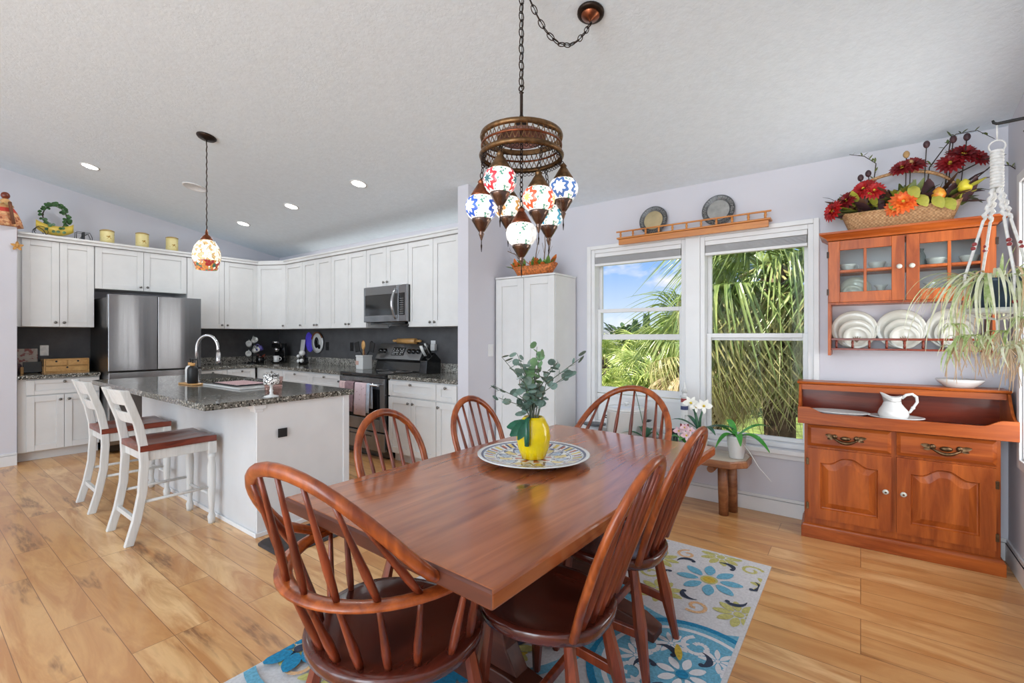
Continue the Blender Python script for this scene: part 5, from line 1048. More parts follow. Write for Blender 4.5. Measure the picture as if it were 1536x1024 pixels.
for i, (a, c) in enumerate(((X0+.004, xm-.004), (xm+.004, X1-.004))):
    b = MB(); frame(b, a, c, ZB+.002, ZT-.004, -.02, -.001, .062, 0, .066, .062); px_ = (a+c)/2; b.box(px_-.008, px_+.008, -.018, -.004, ZB+.068, ZT-.066); pz = (ZB+ZT)/2; b.box(a+.062, px_-.008, -.018, -.004, pz-.008, pz+.008); b.box(px_+.008, c-.062, -.018, -.004, pz-.008, pz+.008); o = b.build('door', M['hutchv'], t, .002)
    b = MB(); b.box(a+.06, c-.06, -.010, -.008, ZB+.066, ZT-.064); b.build('pane', M['cabglass'], o)
    k = MB(); k.M = Matrix.Rotation(PI/2, 4, 'X'); k.lathe([(.004,0), (.006,.008), (.014,.012), (.015,.018), (.009,.024), (.001,.025)], (0,0,0), 14); k.build('knob', M['ivory'], o, 0, (c-.026 if i == 0 else a+.026, -.02, 1.757))['label'] = 'white porcelain knob with a dark centre'
    for hz in (ZB+.07, ZT-.09):
        h = MB(); hx = a-.003 if i == 0 else c+.003; h.box(hx-.006, hx+.006, -.024, -.012, hz-.02, hz+.02); h.build('hinge', M['bronze'], o)
b = MB(); b.box(X0+.016, X1-.016, .045, .060, 1.300, 1.314); b.build('rack_rail', M['hutchdark'], t, .002); b = MB(); b.box(X0+.016, X1-.016, .04, .068, 1.236, 1.248); b.build('rack_rail', M['hutchdark'], t, .002); b = MB(); b.box(X0+.016, X1-.016, .069, d-.001, 1.236, 1.243); b.build('rack_floor', M['hutchdark'], t)
for k in range(9):
    x = X0+.045+(X1-X0-.09)*k/8; b = MB(); b.lathe([(.005,1.2485), (.008,1.262), (.005,1.272), (.008,1.284), (.005,1.2995)], (x, .053, 0), 8); b.build('rack_spindle', M['hutchdark'], t)
def plate(label, x, z0, r, y, tilt=.16, grp='plates in the rack', sprig=False, mat='ivory'):
    t = thing('dinner_plate', label, 'plate', (x, y, z0), 0, grp); b = MB(); b.M = Matrix.Rotation(tilt, 4, 'X').inverted() @ Matrix.Translation((0,0,r)) @ Matrix.Rotation(PI/2, 4, 'X')
    b.lathe([(r*.6,-.004), (r*.64,-.004), (r*.97,.008), (r,.011), (r*.985,.013), (r*.68,.003), (r*.64,.0), (.001,.0)], (0,0,0), 40); b.build('plate', M[mat], t)
    b = MB(); b.M = Matrix.Rotation(tilt, 4, 'X').inverted() @ Matrix.Translation((0,0,r)) @ Matrix.Rotation(PI/2, 4, 'X')
    b.torus((0,0,.0115), r*.985, .0012, None, 40, 4); b.build('rim_line', plain('grey_rim', (150,150,138), .3) if 'grey_rim' not in bpy.data.materials else bpy.data.materials['grey_rim'], t)
    if sprig:
        b = MB(); b.M = Matrix.Rotation(tilt, 4, 'X').inverted() @ Matrix.Translation((0,0,r)) @ Matrix.Rotation(PI/2, 4, 'X')
        for a in (-.5, -.2, .1, .45): b.leaf((0,-.035,.0012), (.045*math.sin(a), -.035+.045*math.cos(a), .0022), .008)
        b.build('sprig', plain('brown_sprig', (110,92,74), .5) if 'brown_sprig' not in bpy.data.materials else bpy.data.materials['brown_sprig'], t)
for nm, x in (('left', -.035), ('middle', .208), ('right', .452)):
    plate('large cream plate at the back of the %s group in the rack' % nm, x, 1.2485 if False else 1.2445, .128, 3.905, .12); plate('medium cream plate in the middle of the %s group in the rack' % nm, x+.01, 1.2445, .098, 3.88, .16); plate('small cream plate with a sprig at the front of the %s group in the rack' % nm, x+.015, 1.2445, .076, 3.852, .2, sprig=True)
def cup(label, x, y, z, s_=1, stack=0):
    t = thing('teacup', label, 'cup', (x, y, z), .4, 'china in the glazed cabinet'); b = MB(); b.lathe([(.05,0), (.07,.008), (.068,.010), (.03,.006)], (0,0,0), 24); b.build('saucer', M['white'], t); b = MB(); b.lathe([(.022,.0105), (.030,.016), (.044,.045), (.048,.056), (.045,.056), (.028,.02), (.001,.016)], (0,0,0), 24); b.torus((.052,0,.036), .014, .0035, Matrix.Rotation(PI/2, 3, 'X'), 12, 6); b.build('cup', M['white'], t)
cup('white teacup behind the upper left pane of the glazed cabinet', -.07, 3.86, 1.7525); cup('white teacup behind the second upper pane of the glazed cabinet', .085, 3.86, 1.7525); cup('white teacup behind the third upper pane of the glazed cabinet', .37, 3.86, 1.7525); cup('white teacup behind the upper right pane of the glazed cabinet', .52, 3.86, 1.7525)
plate('large cream platter behind the lower left pane of the glazed cabinet', -.03, 1.5525, .088, 3.90, .2, 'china in the glazed cabinet'); plate('small cream plate leaning on the platter behind the lower left pane', -.045, 1.5525, .06, 3.865, .2, 'china in the glazed cabinet'); plate('cream plate behind the lower right pane of the glazed cabinet', .52, 1.5525, .085, 3.91, .2, 'china in the glazed cabinet')
for lab, x in (('white waisted candle holder behind the left door of the glazed cabinet', .105), ('white waisted candle holder behind the right door of the glazed cabinet', .345)):
    t = thing('candle_holder', lab, 'candle holder', (x, 3.84, 1.5525), 0, 'china in the glazed cabinet'); b = MB(); b.lathe([(.032,0), (.03,.01), (.020,.04), (.018,.06), (.024,.09), (.038,.105), (.03,.104), (.012,.09)], (0,0,0), 22); b.build('body', M['white'], t)
t = thing('jug', 'grey-white lidded jug behind the upper left pane of the right door', 'jug', (.295, 3.90, 1.7525), 0, 'china in the glazed cabinet'); b = MB(); b.lathe([(.03,0), (.038,.02), (.034,.08), (.022,.11), (.026,.125), (.001,.13)], (0,0,0), 20); b.build('jug', plain('grey_glaze', (128,136,140), .25), t)
# ---------------------------------------------------------------- flower basket
t = thing('flower_basket', 'long wicker trug of red artificial flowers on top of the glazed wall cabinet', 'flower basket', (.19, 3.845, 2.0075)); q = random.Random(31)
b = MB(); lv = [(.245,.060,0), (.25,.063,.004), (.275,.075,.06), (.30,.088,.115), (.305,.090,.122), (.292,.080,.118), (.27,.07,.05), (.24,.055,.012)]
def rrect(a, c, z, k=40): return [(a*math.copysign(abs(math.cos(F2*i/k))**.42, math.cos(F2*i/k)), c*math.copysign(abs(math.sin(F2*i/k))**.55, math.sin(F2*i/k)), z+.028*abs(math.cos(F2*i/k))**6*(z/.12)) for i in range(k)]
b.loft([rrect(a, c, z) for a, c, z in lv], 0, True); b.build('basket', M['wicker'], t)
b = MB(); b.tube([(x, y, z) for x, y, z in [(.29*math.cos(PI*k/20), 0, .12+.24*math.sin(PI*k/20)**.8) for k in range(21)]], .010, 8); b.build('handle', M['wicker'], t)
red = m_leaf('red_petal', (150,18,22), (206,34,34), .5, .1, 30); dred = m_leaf('dark_red_petal', (104,14,20), (150,24,30), .5, .1, 30); orp = m_leaf('orange_petal', (222,70,20), (246,134,48), .5, .1, 30); yel = plain('flower_eye', (230,190,60), .6, 0, .2, 60)
lf = [m_leaf('dull_green_leaf', (64,84,44), (110,120,60), .5, .1, 20), m_leaf('brown_leaf', (72,46,36), (112,76,52), .5, .1, 20), m_leaf('lime_leaf', (140,146,44), (186,178,74), .5, .1, 20), m_leaf('purple_leaf', (52,34,40), (86,54,58), .5, .1, 20)]
def bloom(c, nrm, r, mat, nm='flower'):
    b = MB(); n = Vector(nrm).normalized(); u = n.orthogonal().normalized(); w_ = n.cross(u); c = Vector(c)
    for lay_, (k, rr, up) in enumerate(((17, 1, .05), (15, .85, .3), (12, .66, .55), (8, .42, .8))):
        for i in range(k):
            a = F2*i/k+lay_*.3; d_ = (u*math.cos(a)+w_*math.sin(a))*(r*rr)+n*(r*up*.7); b.leaf(c+d_*.12, c+d_, r*.34, 0, .12, tuple(n))
    b.ball(c+n*(r*.16), r*.15, 1, 1, 1, 8, 1); return b.build(nm, [mat, yel], t)
for c, nr, r, mt in (((-.335,-.06,.155), (-.7,-.6,.2), .060, red), ((-.26,-.05,.215), (-.5,-.7,.3), .052, dred), ((-.17,-.03,.275), (-.3,-.7,.4), .062, red), ((-.12,-.06,.25), (0,-1,.3), .05, red), ((.07,.0,.385), (0,-.6,.6), .062, dred), ((.02,-.02,.375), (-.2,-.7,.6), .055, dred), ((.30,.0,.40), (.2,-.6,.6), .070, dred), ((.24,-.02,.355), (0,-.8,.4), .058, dred), ((.36,.01,.37), (.4,-.6,.5), .055, dred), ((.02,-.095,.145), (0,-1,.3), .062, orp), ((-.02,-.085,.12), (-.2,-1,.1), .045, orp)): bloom(c, nr, r*1.28, mt)
for i, (x, z, mt) in enumerate(((.185,.175,'pear'), (.30,.20,'pear'))):
    b = MB(); b.lathe([(.004,-.036), (.028,-.028), (.036,-.005), (.026,.020), (.014,.034), (.004,.042)], (x, -.07, z), 16); o = b.build('pear', [m_leaf('red_pear', (206,90,36), (226,180,60), .35, 0, 40), m_leaf('yellow_pear', (206,196,40), (236,216,80), .35, 0, 30)][i], t)
for k in range(4):
    b = MB()
    for i in range(58):
        x = q.uniform(-.30,.30); p = V(x, q.uniform(-.05,.05), q.uniform(.10,.16)); d_ = V(q.uniform(-.09,.09)+x*.18, q.uniform(-.10,.05), q.uniform(-.02,.14)); L_ = q.uniform(.75, 1.15); b.leaf(p, p+d_*L_, q.uniform(.038,.066), 0, q.uniform(-.1,.25))
    if k == 2:
        for x, z in ((-.04,.09), (.09,.10), (.16,.08), (.21,.06), (.05,.16)): b.leaf((x,-.09,z+.08), (x+.04,-.115,z-.0), .06, 0, .1, (0,-1,0))
    b.build('leaves', lf[k], t)
tw = plain('dark_twig', (54,44,34), .8)
for P in ([(-.10,0,.15), (-.12,0,.34), (-.11,-.01,.44), (-.17,-.01,.50), (-.25,-.01,.53)], [(.13,0,.15), (.15,0,.36), (.22,.0,.47), (.27,0,.535), (.36,-.01,.53), (.43,-.02,.46)], [(.22,0,.2), (.235,0,.42), (.25,0,.53)], [(.30,0,.2), (.42,-.02,.31), (.49,-.03,.29), (.53,-.04,.24)], [(.28,0,.3), (.40,-.01,.355), (.47,-.01,.36)]):
    b = MB(); b.tube(P, [.004,.0035,.003,.0025,.002,.0015][:len(P)], 6); 
    for i in range(1, len(P)-1):
        for k in range(4): p = Vector(P[i]).lerp(Vector(P[i+1]), q.random()); b.leaf(p, p+V(q.uniform(-.03,.03), q.uniform(-.02,.01), q.uniform(.0,.035)), .014, 1)
    b.build('twig', [tw, lf[0]], t)
for x, z, mt in ((.04,.46,'b'), (.06,.40,'b'), (.255,.50,'p'), (.315,.50,'p'), (.135,.50,'p'), (-.19,.36,'p'), (-.15,.38,'p')):
    b = MB(); p = V(x, -.02, z); b.tube([(x*.9, 0, .16), tuple(p)], .0028, 5); o = b.build('stalk', tw, t); b = MB(); b.ball(p, .017, 1, 1, 1.35, 10); b.build('seed_head', plain('tan_seed', (176,140,92), .7) if mt == 'b' else lf[3], o)
# ---------------------------------------------------------------- hanging spider plant
HX, HY = .437, 2.655
t = thing('wall_bracket', 'black wrought iron scroll bracket on the right wall', 'bracket', (RX-.0005, HY, 2.18)); b = MB(); b.box(-.016, 0, -.014, .014, -.16, .03); b.build('wall_plate', M['blackm'], t, .002)
b = MB(); b.tube([(-.016,0,.0), (-.14,0,.0), (-.262,0,-.002), (-.272,0,.004), (-.275,0,.014)], [.007,.007,.006,.005,.004], 8); b.build('arm', M['blackm'], t)
b = MB(); P = [(-.016,0,-.14), (-.05,0,-.085), (-.09,0,-.04), (-.13,0,-.022), (-.165,0,-.028), (-.185,0,-.05), (-.175,0,-.072), (-.152,0,-.072), (-.145,0,-.055)]; b.tube(P, [.006]*6+[.007,.008,.009], 8, 0, True, up=(0,1,0), flat=1.6); b.build('scroll', M['blackm'], t)
t = thing('macrame_hanger', 'white macrame plant hanger with red beads hanging from the black bracket', 'plant hanger', (HX, HY, 0))
b = MB(); b.tube([(0,0,2.172), (0,0,2.112)], .003, 6); b.torus((0,0,2.088), .024, .003, Matrix.Rotation(PI/2, 3, 'X'), 20, 6); b.build('ring', M['rope'], t)
b = MB()
for k in range(12):
    z = 2.066-k*.0125; b.torus((0,0,z), .0145, .0075, None, 12, 6)
b.build('sinnet', M['rope'], t)
DA = .30; cords = []
for i in range(4):
    a = F2*i/4+DA; ca, sa = math.cos(a), math.sin(a); b = MB(); Q = []
    for k in range(46):
        f = k/45; r = .012+.090*min(1, f*1.02)**1.05; Q.append((ca*r+.004*math.cos(k*1.7)*(f < .35), sa*r+.004*math.sin(k*1.7)*(f < .35), 1.92-.36*f))
    Q += [(ca*.100, sa*.100, 1.50), (ca*.100, sa*.100, 1.42), (ca*.06, sa*.06, 1.405), (0,0,1.395)]
    b.tube(Q, [(.0082 if k < 16 and k % 3 else .0052) for k in range(46)]+[.004]*4, 7); b.build('cord', M['rope'], t)
    for z in (1.70, 1.683, 1.46):
        f = (1.92-z)/.36; r = (.012+.086*f if z > 1.5 else .098)+.006; b = MB(); b.ball((ca*r, sa*r, z), .0085, 1, 1, 1, 10); b.build('bead', M['bead'], t)
b = MB(); b.tube([(0,0,1.395), (.002,0,1.33), (-.004,0,1.27)], .005, 6)
for k in range(7): b.tube([(0,0,1.33), (.012*math.cos(k), .012*math.sin(k), 1.25), (.02*math.cos(k), .02*math.sin(k), 1.18)], .002, 4)
b.build('tassel', M['rope'], t)
t = thing('saucer', 'white saucer cradled by the macrame hanger under the blue pot', 'saucer', (HX, HY, 1.4165)); b = MB(); b.lathe([(.07,0), (.092,.004), (.094,.024), (.090,.024), (.086,.008), (.001,.007)], (0,0,0), 32); b.build('dish', M['white'], t)
t = thing('hanging_spider_plant', 'spider plant trailing long striped leaves from a slate blue pot by the right wall', 'plant', (HX, HY, 1.4245)); b = MB(); b.lathe([(.062,0), (.066,.004), (.082,.115), (.087,.117), (.087,.132), (.079,.132), (.072,.11), (.001,.108)], (0,0,0), 28); b.build('pot', plain('slate_blue_pot', (58,74,92), .45), t); b = MB(); b.lathe([(.061,.109), (.03,.118), (.001,.12)], (0,0,0), 16); b.build('soil', M['soil'], t)
sl1 = m_leaf('spider_leaf', (152,182,100), (218,226,178), .45, .25, 60); sl2 = m_leaf('spider_leaf_pale', (216,222,176), (240,240,218), .45, .25, 40); sl3 = m_leaf('spider_leaf_dry', (196,160,112), (230,206,168), .6, .2, 40); q = random.Random(12)
def strap(b, a, L_, up, reach, w_, p0=None):
    c, s_ = math.cos(a), math.sin(a); side = V(-s_, c, 0); p0 = p0 or V(c*.035, s_*.035, .115); rows = []; n = 12
    for k in range(n+1):
        f = k/n; r = reach*(1-(1-f)**1.8); h = up*math.sin(min(1, f*1.6)*PI/2)*1.0-L_*max(0, f-.22)**1.35; p = p0+V(c*r, s_*r, h); p += side*(.012*math.sin(f*4+a*5)); ww = w_*(.6+.4*f if f < .2 else 1-(max(0, f-.3)/.7)**2)*.5+.0006; rows.append([p-side*ww+V(0,0,ww*.4), p, p+side*ww+V(0,0,ww*.4)])
    b.loft(rows, 0, True, False, False, False); return rows[-1][1]
for mt, n_ in ((sl1, 48), (sl2, 36), (sl3, 16)):
    for k in range(n_):
        b = MB(); a = q.uniform(0, F2)
        if math.cos(a) > .3: rch = q.uniform(.05, .14)
        else: rch = q.uniform(.08, .27)
        strap(b, a, q.uniform(.15, .42) if mt is not sl2 else q.uniform(.25, .50), q.uniform(.01, .10), rch, q.uniform(.007, .012)); b.build('leaf', mt, t)
for (dx, dy, h) in ((-.05,-.12,.23), (.06,.03,.26)):
    b = MB(); b.leaf((.01, 0, .115), (dx*.4+.03, dy*.3, h), .012, 0, .02); b.build('leaf', sl1, t)
def pups(b2, c, n):
    for i in range(n): a = q.uniform(0, F2); strap(b2, a, q.uniform(.06,.18), .015, q.uniform(.02,.06), .008, Vector(c))
for i in range(13):
    a = q.choice([q.uniform(2.6, 5.6), q.uniform(2.6, 5.6), q.uniform(0, F2)]); r = q.uniform(.08, .17)*(1 if math.cos(a) < .2 else .8); z = -q.uniform(.02, .17); c = V(math.cos(a)*r, math.sin(a)*r, z)
    b = MB(); b.tube([(math.cos(a)*.04, math.sin(a)*.04, .12), (math.cos(a)*r*.8, math.sin(a)*r*.8, .14), (math.cos(a)*r*1.05, math.sin(a)*r*1.05, .05), tuple(c)], .0018, 5); run = b.build('runner', sl2, t)
    b = MB(); pups(b, c, 9); b.build('plantlet', q.choice([sl1, sl1, sl2]), run); b = MB()
    for k in range(8):
        e = c+V(q.uniform(-.035,.035), q.uniform(-.035,.035), -q.uniform(.05,.17)); m1 = c.lerp(e, .5)+V(q.uniform(-.012,.012), q.uniform(-.012,.012), 0); b.tube([tuple(c), tuple(m1), tuple(e)], [.0022,.0018,.0010], 4)
    b.build('roots', plain('pale_roots', (214,186,154), .7) if 'pale_roots' not in bpy.data.materials else bpy.data.materials['pale_roots'], run)
# ---------------------------------------------------------------- tall pantry and its basket
t = thing('pantry_cabinet', 'tall narrow white two door pantry cabinet in the corner by the window', 'cabinet', (-2.862, 3.58, 0))
W_, H_ = .672, 1.878; b = MB(); b.box(0, W_, 0, .37, .0, H_); b.build('carcass', M['cab'], t, .002); b = MB(); b.box(-.0, W_+.006, -.024, .37, H_+.0005, H_+.018); b.build('top', M['cab'], t, .002)
shaker(t, 'door', .002, W_/2-.002, .06, H_-.003, M['cab'], .07); shaker(t, 'door', W_/2+.002, W_-.002, .06, H_-.003, M['cab'], .07)
b = MB(); b.box(W_+.0005, W_+.004, 0, .06, .0, H_); b.build('edge_strip', M['cab'], t)
for x in (W_/2-.03, W_/2+.03):
    b = MB(); b.rod((x, -.046, .86), (x, -.046, 1.0), .005); b.rod((x, -.046, .88), (x, -.02, .88), .004); b.rod((x, -.046, .98), (x, -.02, .98), .004); b.build('handle', M['chrome'], t)
t = thing('autumn_basket', 'orange leaf shaped basket of greenery and twigs on top of the tall pantry', 'basket', (-2.50, 3.70, 1.8975)); q = random.Random(17)
b = MB(); b.loft([rrect(a, c, z) for a, c, z in ((.17,.06,0), (.20,.08,.05), (.235,.095,.095), (.225,.085,.092), (.18,.065,.02))], 0, True); b.build('basket', M['wickero'], t)
b = MB()
for i in range(60): x = q.uniform(-.22,.22); p = V(x, q.uniform(-.07,.05), .085); b.leaf(p, p+V(q.uniform(-.07,.07)+x*.2, q.uniform(-.08,.04), q.uniform(-.02,.10)), q.uniform(.03,.055), i % 2)
b.build('leaves', [m_leaf('basket_leaf', (74,122,50), (118,152,70), .5, .1, 20), m_leaf('basket_orange_leaf', (196,84,30), (232,140,60), .5, .1, 20)], t)
for P in ([(-.10,0,.06), (-.14,-.02,.24), (-.22,-.03,.34), (-.25,-.03,.42)], [(-.12,0,.06), (-.19,-.02,.22), (-.30,-.03,.27)], [(.10,0,.06), (.13,-.01,.28), (.12,-.01,.44)], [(.12,0,.06), (.17,0,.24), (.19,0,.40)], [(.0,0,.06), (.02,0,.22), (.05,-.01,.33)]):
    b = MB(); b.tube(P, [.006,.005,.003,.002][:len(P)], 6)
    for i in range(1, len(P)): p = Vector(P[i]); b.tube([tuple(p.lerp(Vector(P[i-1]), .4)), tuple(p+V(q.uniform(-.05,.05), 0, .03))], .002, 4)
    b.build('twig', plain('grey_twig', (120,100,84), .8) if 'grey_twig' not in bpy.data.materials else bpy.data.materials['grey_twig'], t)
# ---------------------------------------------------------------- rail shelf above the window
t = thing('rail_shelf', 'orange pine display shelf with a little spindle rail over the window', 'shelf', (-1.135, 3.97, 0)); b = MB(); b.box(-.605, .605, -.092, -.001, 2.188, 2.202); b.build('board', M['pine'], t, .003); b = MB(); b.box(-.59, .59, -.080, -.062, 2.138, 2.187); b.build('front_board', M['pine'], t, .002); b = MB(); b.box(-.61, .61, -.090, -.074, 2.246, 2.258); b.build('top_rail', M['pine'], t, .003)
for k in range(11):
    x = -.57+1.14*k/10; b = MB(); b.lathe([(.010,2.2025), (.007,2.212), (.011,2.224), (.007,2.236), (.010,2.2455)], (x, -.082, 0), 8); b.build('spindle', M['pine'], t)
def pewter(label, x, r, mt):
    t = thing('pewter_plate', label, 'plate', (x, 3.93, 2.2035), 0, 'pewter plates over the window'); T_ = Matrix.Rotation(-.12, 4, 'X') @ Matrix.Translation((0,0,r)) @ Matrix.Rotation(PI/2, 4, 'X')
    b = MB(); b.M = T_; b.lathe([(r*.66,-.004), (r*.98,.004), (r,.007), (r*.985,.009), (r*.94,.007), (r*.70,.003), (r*.67,.0)], (0,0,0), 44, 0, True, True); b.build('rim', M['pewtdark'], t)
    b = MB(); b.M = T_; b.lathe([(r*.665,.0012), (.001,.0015)], (0,0,0), 40, 0, True, False); b.build('well', M[mt], t)
    b = MB(); n = 34; qq = random.Random(3)
    for k in range(n):
        if k in (12, 24): continue
        a = PI*1.25-F2*k/n; b.M = T_ @ Matrix.Rotation(a, 4, 'Z') @ Matrix.Translation((r*.835, 0, .006)) @ Matrix.Rotation(-PI/2, 4, 'Z'); s_ = r*.055
        b.box(-s_, -s_*.55, -s_*1.5, s_*1.5, 0, .002); kk = qq.randint(0, 3)
        if kk < 3: b.box(-s_*.55, s_*.8, s_*(1.0-kk), s_*(1.5-kk), 0, .002)
        if kk != 1: b.box(s_*.45, s_*.9, -s_*1.5, s_*.6, 0, .002)
    b.build('raised_lettering', M['pewter'], t)
pewter('warm toned pewter plate at the left on the rail shelf over the window', -1.43, .122, 'pewtgold'); pewter('grey pewter plate at the right on the rail shelf over the window', -.905, .124, 'pewter')
# ---------------------------------------------------------------- bench under the window and what stands on it
t = thing('log_bench', 'low rustic wooden slab bench under the window', 'bench', (-1.375, 3.70, 0)); b = MB(); b.prism([(-.80,-.15), (.64,-.16), (.735,-.06), (.735,.10), (.70,.185), (-.80,.185)], .388, .44); b.build('slab', M['bench'], t, .008); b = MB(); b.prism([(-.79,-.14), (.635,-.15), (.722,-.055), (.722,.095), (.69,.175), (-.79,.175)], .4402, .4415); b.build('pale_top', M['benchtop'], t)['label'] = 'pale top of the slab'  # thin paler sheet over the slab top
for x, y, dx, dy in ((.56,-.03,.0,.05), (.60,.10,.0,.03), (-.62,-.06,-.02,.0), (-.62,.10,-.02,.02)):
    b = MB(); b.tube([(x, y, .387), (x+dx*.5, y+dy*.5, .2), (x+dx, y+dy, .0)], [.033,.036,.034], 10); b.build('leg', M['bench'], t)
b = MB(); b.rod((.50,-.12,.36), (.50,.15,.36), .026, None, 10); b.build('cross_batten', M['bench'], t)
BZ = .4425
gleaf = m_leaf('orchid_leaf', (48,128,48), (88,168,72), .3, .1, 14); dleaf = m_leaf('orchid_leaf_dark', (34,82,58), (70,118,86), .3, .1, 14); pet = plain('white_petal', (240,240,232), .6, 0, .03); pkp = m_leaf('pink_orchid_petal', (226,170,186), (244,224,228), .5, .1, 40)
def orchid_leaf(b, p, a, L_, h, w_, drop=.0):
    d_ = V(math.cos(a), math.sin(a), 0); side = V(-d_.y, d_.x, 0); rows = []; n = 8
    for k in range(n+1):
        f = k/n; c = Vector(p)+d_*(L_*f)+V(0,0,h*math.sin(f*PI*.62)-drop*f**2.2); ww = w_*.5*math.sin(PI*min(max(f*.92+.06, .05), .98))**.7; rows.append([c-side*ww+V(0,0,ww*.35), c, c+side*ww+V(0,0,ww*.35)])
    b.loft(rows, 0, True, False, False, False)
def orchid_bloom(par, p, r, mt):
    b = MB(); p = Vector(p); n = V(.45,-.85,.15).normalized(); u = V(.85,.45,0).normalized(); w_ = u.cross(n)
    for a, ww, L_ in ((.0,.75,1), (PI,.75,1), (PI/2,.5,.95), (-PI*.32,.5,.9), (-PI*.68,.5,.9)): d_ = u*math.cos(a)+w_*math.sin(a); b.leaf(p, p+d_*r*L_+n*r*.12, r*ww, 0, .06, tuple(n))
    o = b.build('flower', mt, par); b = MB(); b.ball(p+n*r*.12, r*.16, 1, 1, 1, 8); b.build('lip', yel, o)
t = thing('potted_orchid', 'leafy orchid in a white ceramic pot at the right end of the bench', 'plant', (-.725, 3.70, BZ)); b = MB(); b.lathe([(.048,0), (.050,.003), (.066,.15), (.066,.162), (.061,.162), (.058,.14), (.001,.138)], (0,0,0), 30); b.build('pot', M['white'], t); b = MB(); b.lathe([(.057,.139), (.001,.148)], (0,0,0), 12); b.build('bark', M['soil'], t)
for a, L_, h, w_, dr in ((-.35,.24,.06,.075,.12), (.45,.22,.09,.06,.0), (PI-.1,.18,.07,.055,.02), (PI+.75,.16,.05,.06,.12), (-1.2,.15,.06,.05,.09), (2.2,.17,.10,.05,.0)):
    b = MB(); orchid_leaf(b, (0,0,.15), a, L_, h, w_, dr); b.build('leaf', gleaf, t)
b = MB(); b.tube([(.03,-.03,.14), (.10,-.06,.06), (.16,-.10,-.02), (.24,-.12,-.10)], [.003,.003,.0025,.002], 5); b.build('air_root', plain('air_root', (206,206,200), .6), t)
t = thing('potted_orchid', 'white flowering orchid with a stout green stem behind the right-hand dining chair', 'plant', (-.985, 3.69, BZ)); b = MB(); b.lathe([(.05,0), (.065,.11), (.06,.11), (.055,.09), (.001,.09)], (0,0,0), 24); b.build('pot', M['ivory'], t); b = MB(); b.tube([(0,0,.09), (-.01,0,.22), (-.03,-.0,.31), (-.055,-.01,.365)], [.013,.012,.009,.006], 8); b.build('stem', dleaf, t); b = MB(); b.tube([(0,0,.09), (.01,0,.26), (.035,-.01,.345)], [.011,.009,.005], 8); b.build('stem', dleaf, t)
for a, L_, h, w_, dr in ((PI+.15,.20,.07,.05,0), (.1,.26,.06,.055,.03), (2.6,.15,.09,.04,0), (-.6,.17,.06,.05,.06)):
    b = MB(); orchid_leaf(b, (0,0,.17), a, L_, h, w_, dr); b.build('leaf', dleaf, t)
for p, r in (((-.055,-.02,.375), .060), ((.04,-.02,.36), .062), ((-.01,-.04,.35), .045)): orchid_bloom(t, p, r, pet)
t = thing('potted_orchid', 'small pink spotted orchid low on the bench beside the dark green jar', 'plant', (-1.06, 3.60, BZ)); b = MB(); b.lathe([(.035,0), (.045,.08), (.04,.08), (.001,.07)], (0,0,0), 20); b.build('pot', M['ivory'], t)
for a, L_ in ((3.4,.12), (2.4,.10), (-.4,.11), (4.6,.10)): b = MB(); orchid_leaf(b, (0,0,.075), a, L_, .06, .045, .02); b.build('leaf', gleaf, t)
b = MB(); b.tube([(0,0,.07), (.0,-.02,.16), (.02,-.03,.19)], .003, 5); b.build('stem', dleaf, t)
for p, r in (((-.04,-.03,.17), .042), ((.02,-.04,.145), .045), ((.0,-.02,.20), .036), ((.045,-.03,.185), .034)): orchid_bloom(t, p, r, pkp)
t = thing('enamel_stockpot', 'large white enamel stockpot with lid behind the far armchair', 'stockpot', (-1.575, 3.715, BZ)); b = MB(); b.lathe([(.155,0), (.165,.008), (.165,.255), (.170,.262), (.170,.270)], (0,0,0), 40); b.build('body', M['white'], t); b = MB(); b.lathe([(.172,.271), (.174,.279), (.16,.290), (.06,.305), (.02,.306)], (0,0,0), 40); b.lathe([(.014,.306), (.012,.315), (.026,.325), (.020,.335), (.001,.337)], (0,0,0), 16); b.build('lid', M['white'], t)
for sx in (-1, 1): b = MB(); b.tube([(sx*.163,-.045,.19), (sx*.20,-.035,.195), (sx*.205,0,.195), (sx*.20,.035,.195), (sx*.163,.045,.19)], .006, 8); b.build('handle', M['black'], t)
t = thing('grey_planter', 'small grey pot with a dark saucer on top, left of the stockpot', 'pot', (-1.86, 3.69, BZ)); b = MB(); b.lathe([(.06,0), (.075,.11), (.07,.11), (.001,.10)], (0,0,0), 24); b.build('pot', plain('pale_grey_pot', (186,188,192), .5), t); b = MB(); b.lathe([(.06,.111), (.10,.117), (.10,.123), (.001,.121)], (0,0,0), 28); b.build('saucer', plain('dark_saucer', (70,72,76), .4), t)
t = thing('potted_orchid', 'dark leaved orchid with a long bare stem in front of the white stockpot', 'plant', (-1.36, 3.59, BZ)); b = MB(); b.lathe([(.035,0), (.045,.075), (.04,.075), (.001,.066)], (0,0,0), 20); b.build('pot', plain('teal_pot', (96,112,112), .4), t)
for a, L_, h in ((PI+.2,.20,.06), (PI-.7,.12,.10), (-.3,.12,.08), (1.5,.10,.09)): b = MB(); orchid_leaf(b, (0,0,.07), a, L_, h, .05, .03); b.build('leaf', dleaf, t)
b = MB(); b.tube([(0,0,.07), (-.04,0,.25), (-.09,.02,.42), (-.15,.03,.56), (-.23,.03,.66)], [.003,.003,.0025,.002,.0015], 5); b.build('stem', dleaf, t)
t = thing('dark_jar', 'dark green lidded jar on the bench behind the far armchair', 'jar', (-1.18, 3.69, BZ)); b = MB(); b.lathe([(.034,0), (.037,.005), (.037,.12), (.028,.13)], (0,0,0), 20); b.build('body', plain('bottle_green', (34,62,46), .25), t); b = MB(); b.lathe([(.031,.1305), (.031,.155), (.001,.157)], (0,0,0), 18); b.build('lid', M['blackm'], t)
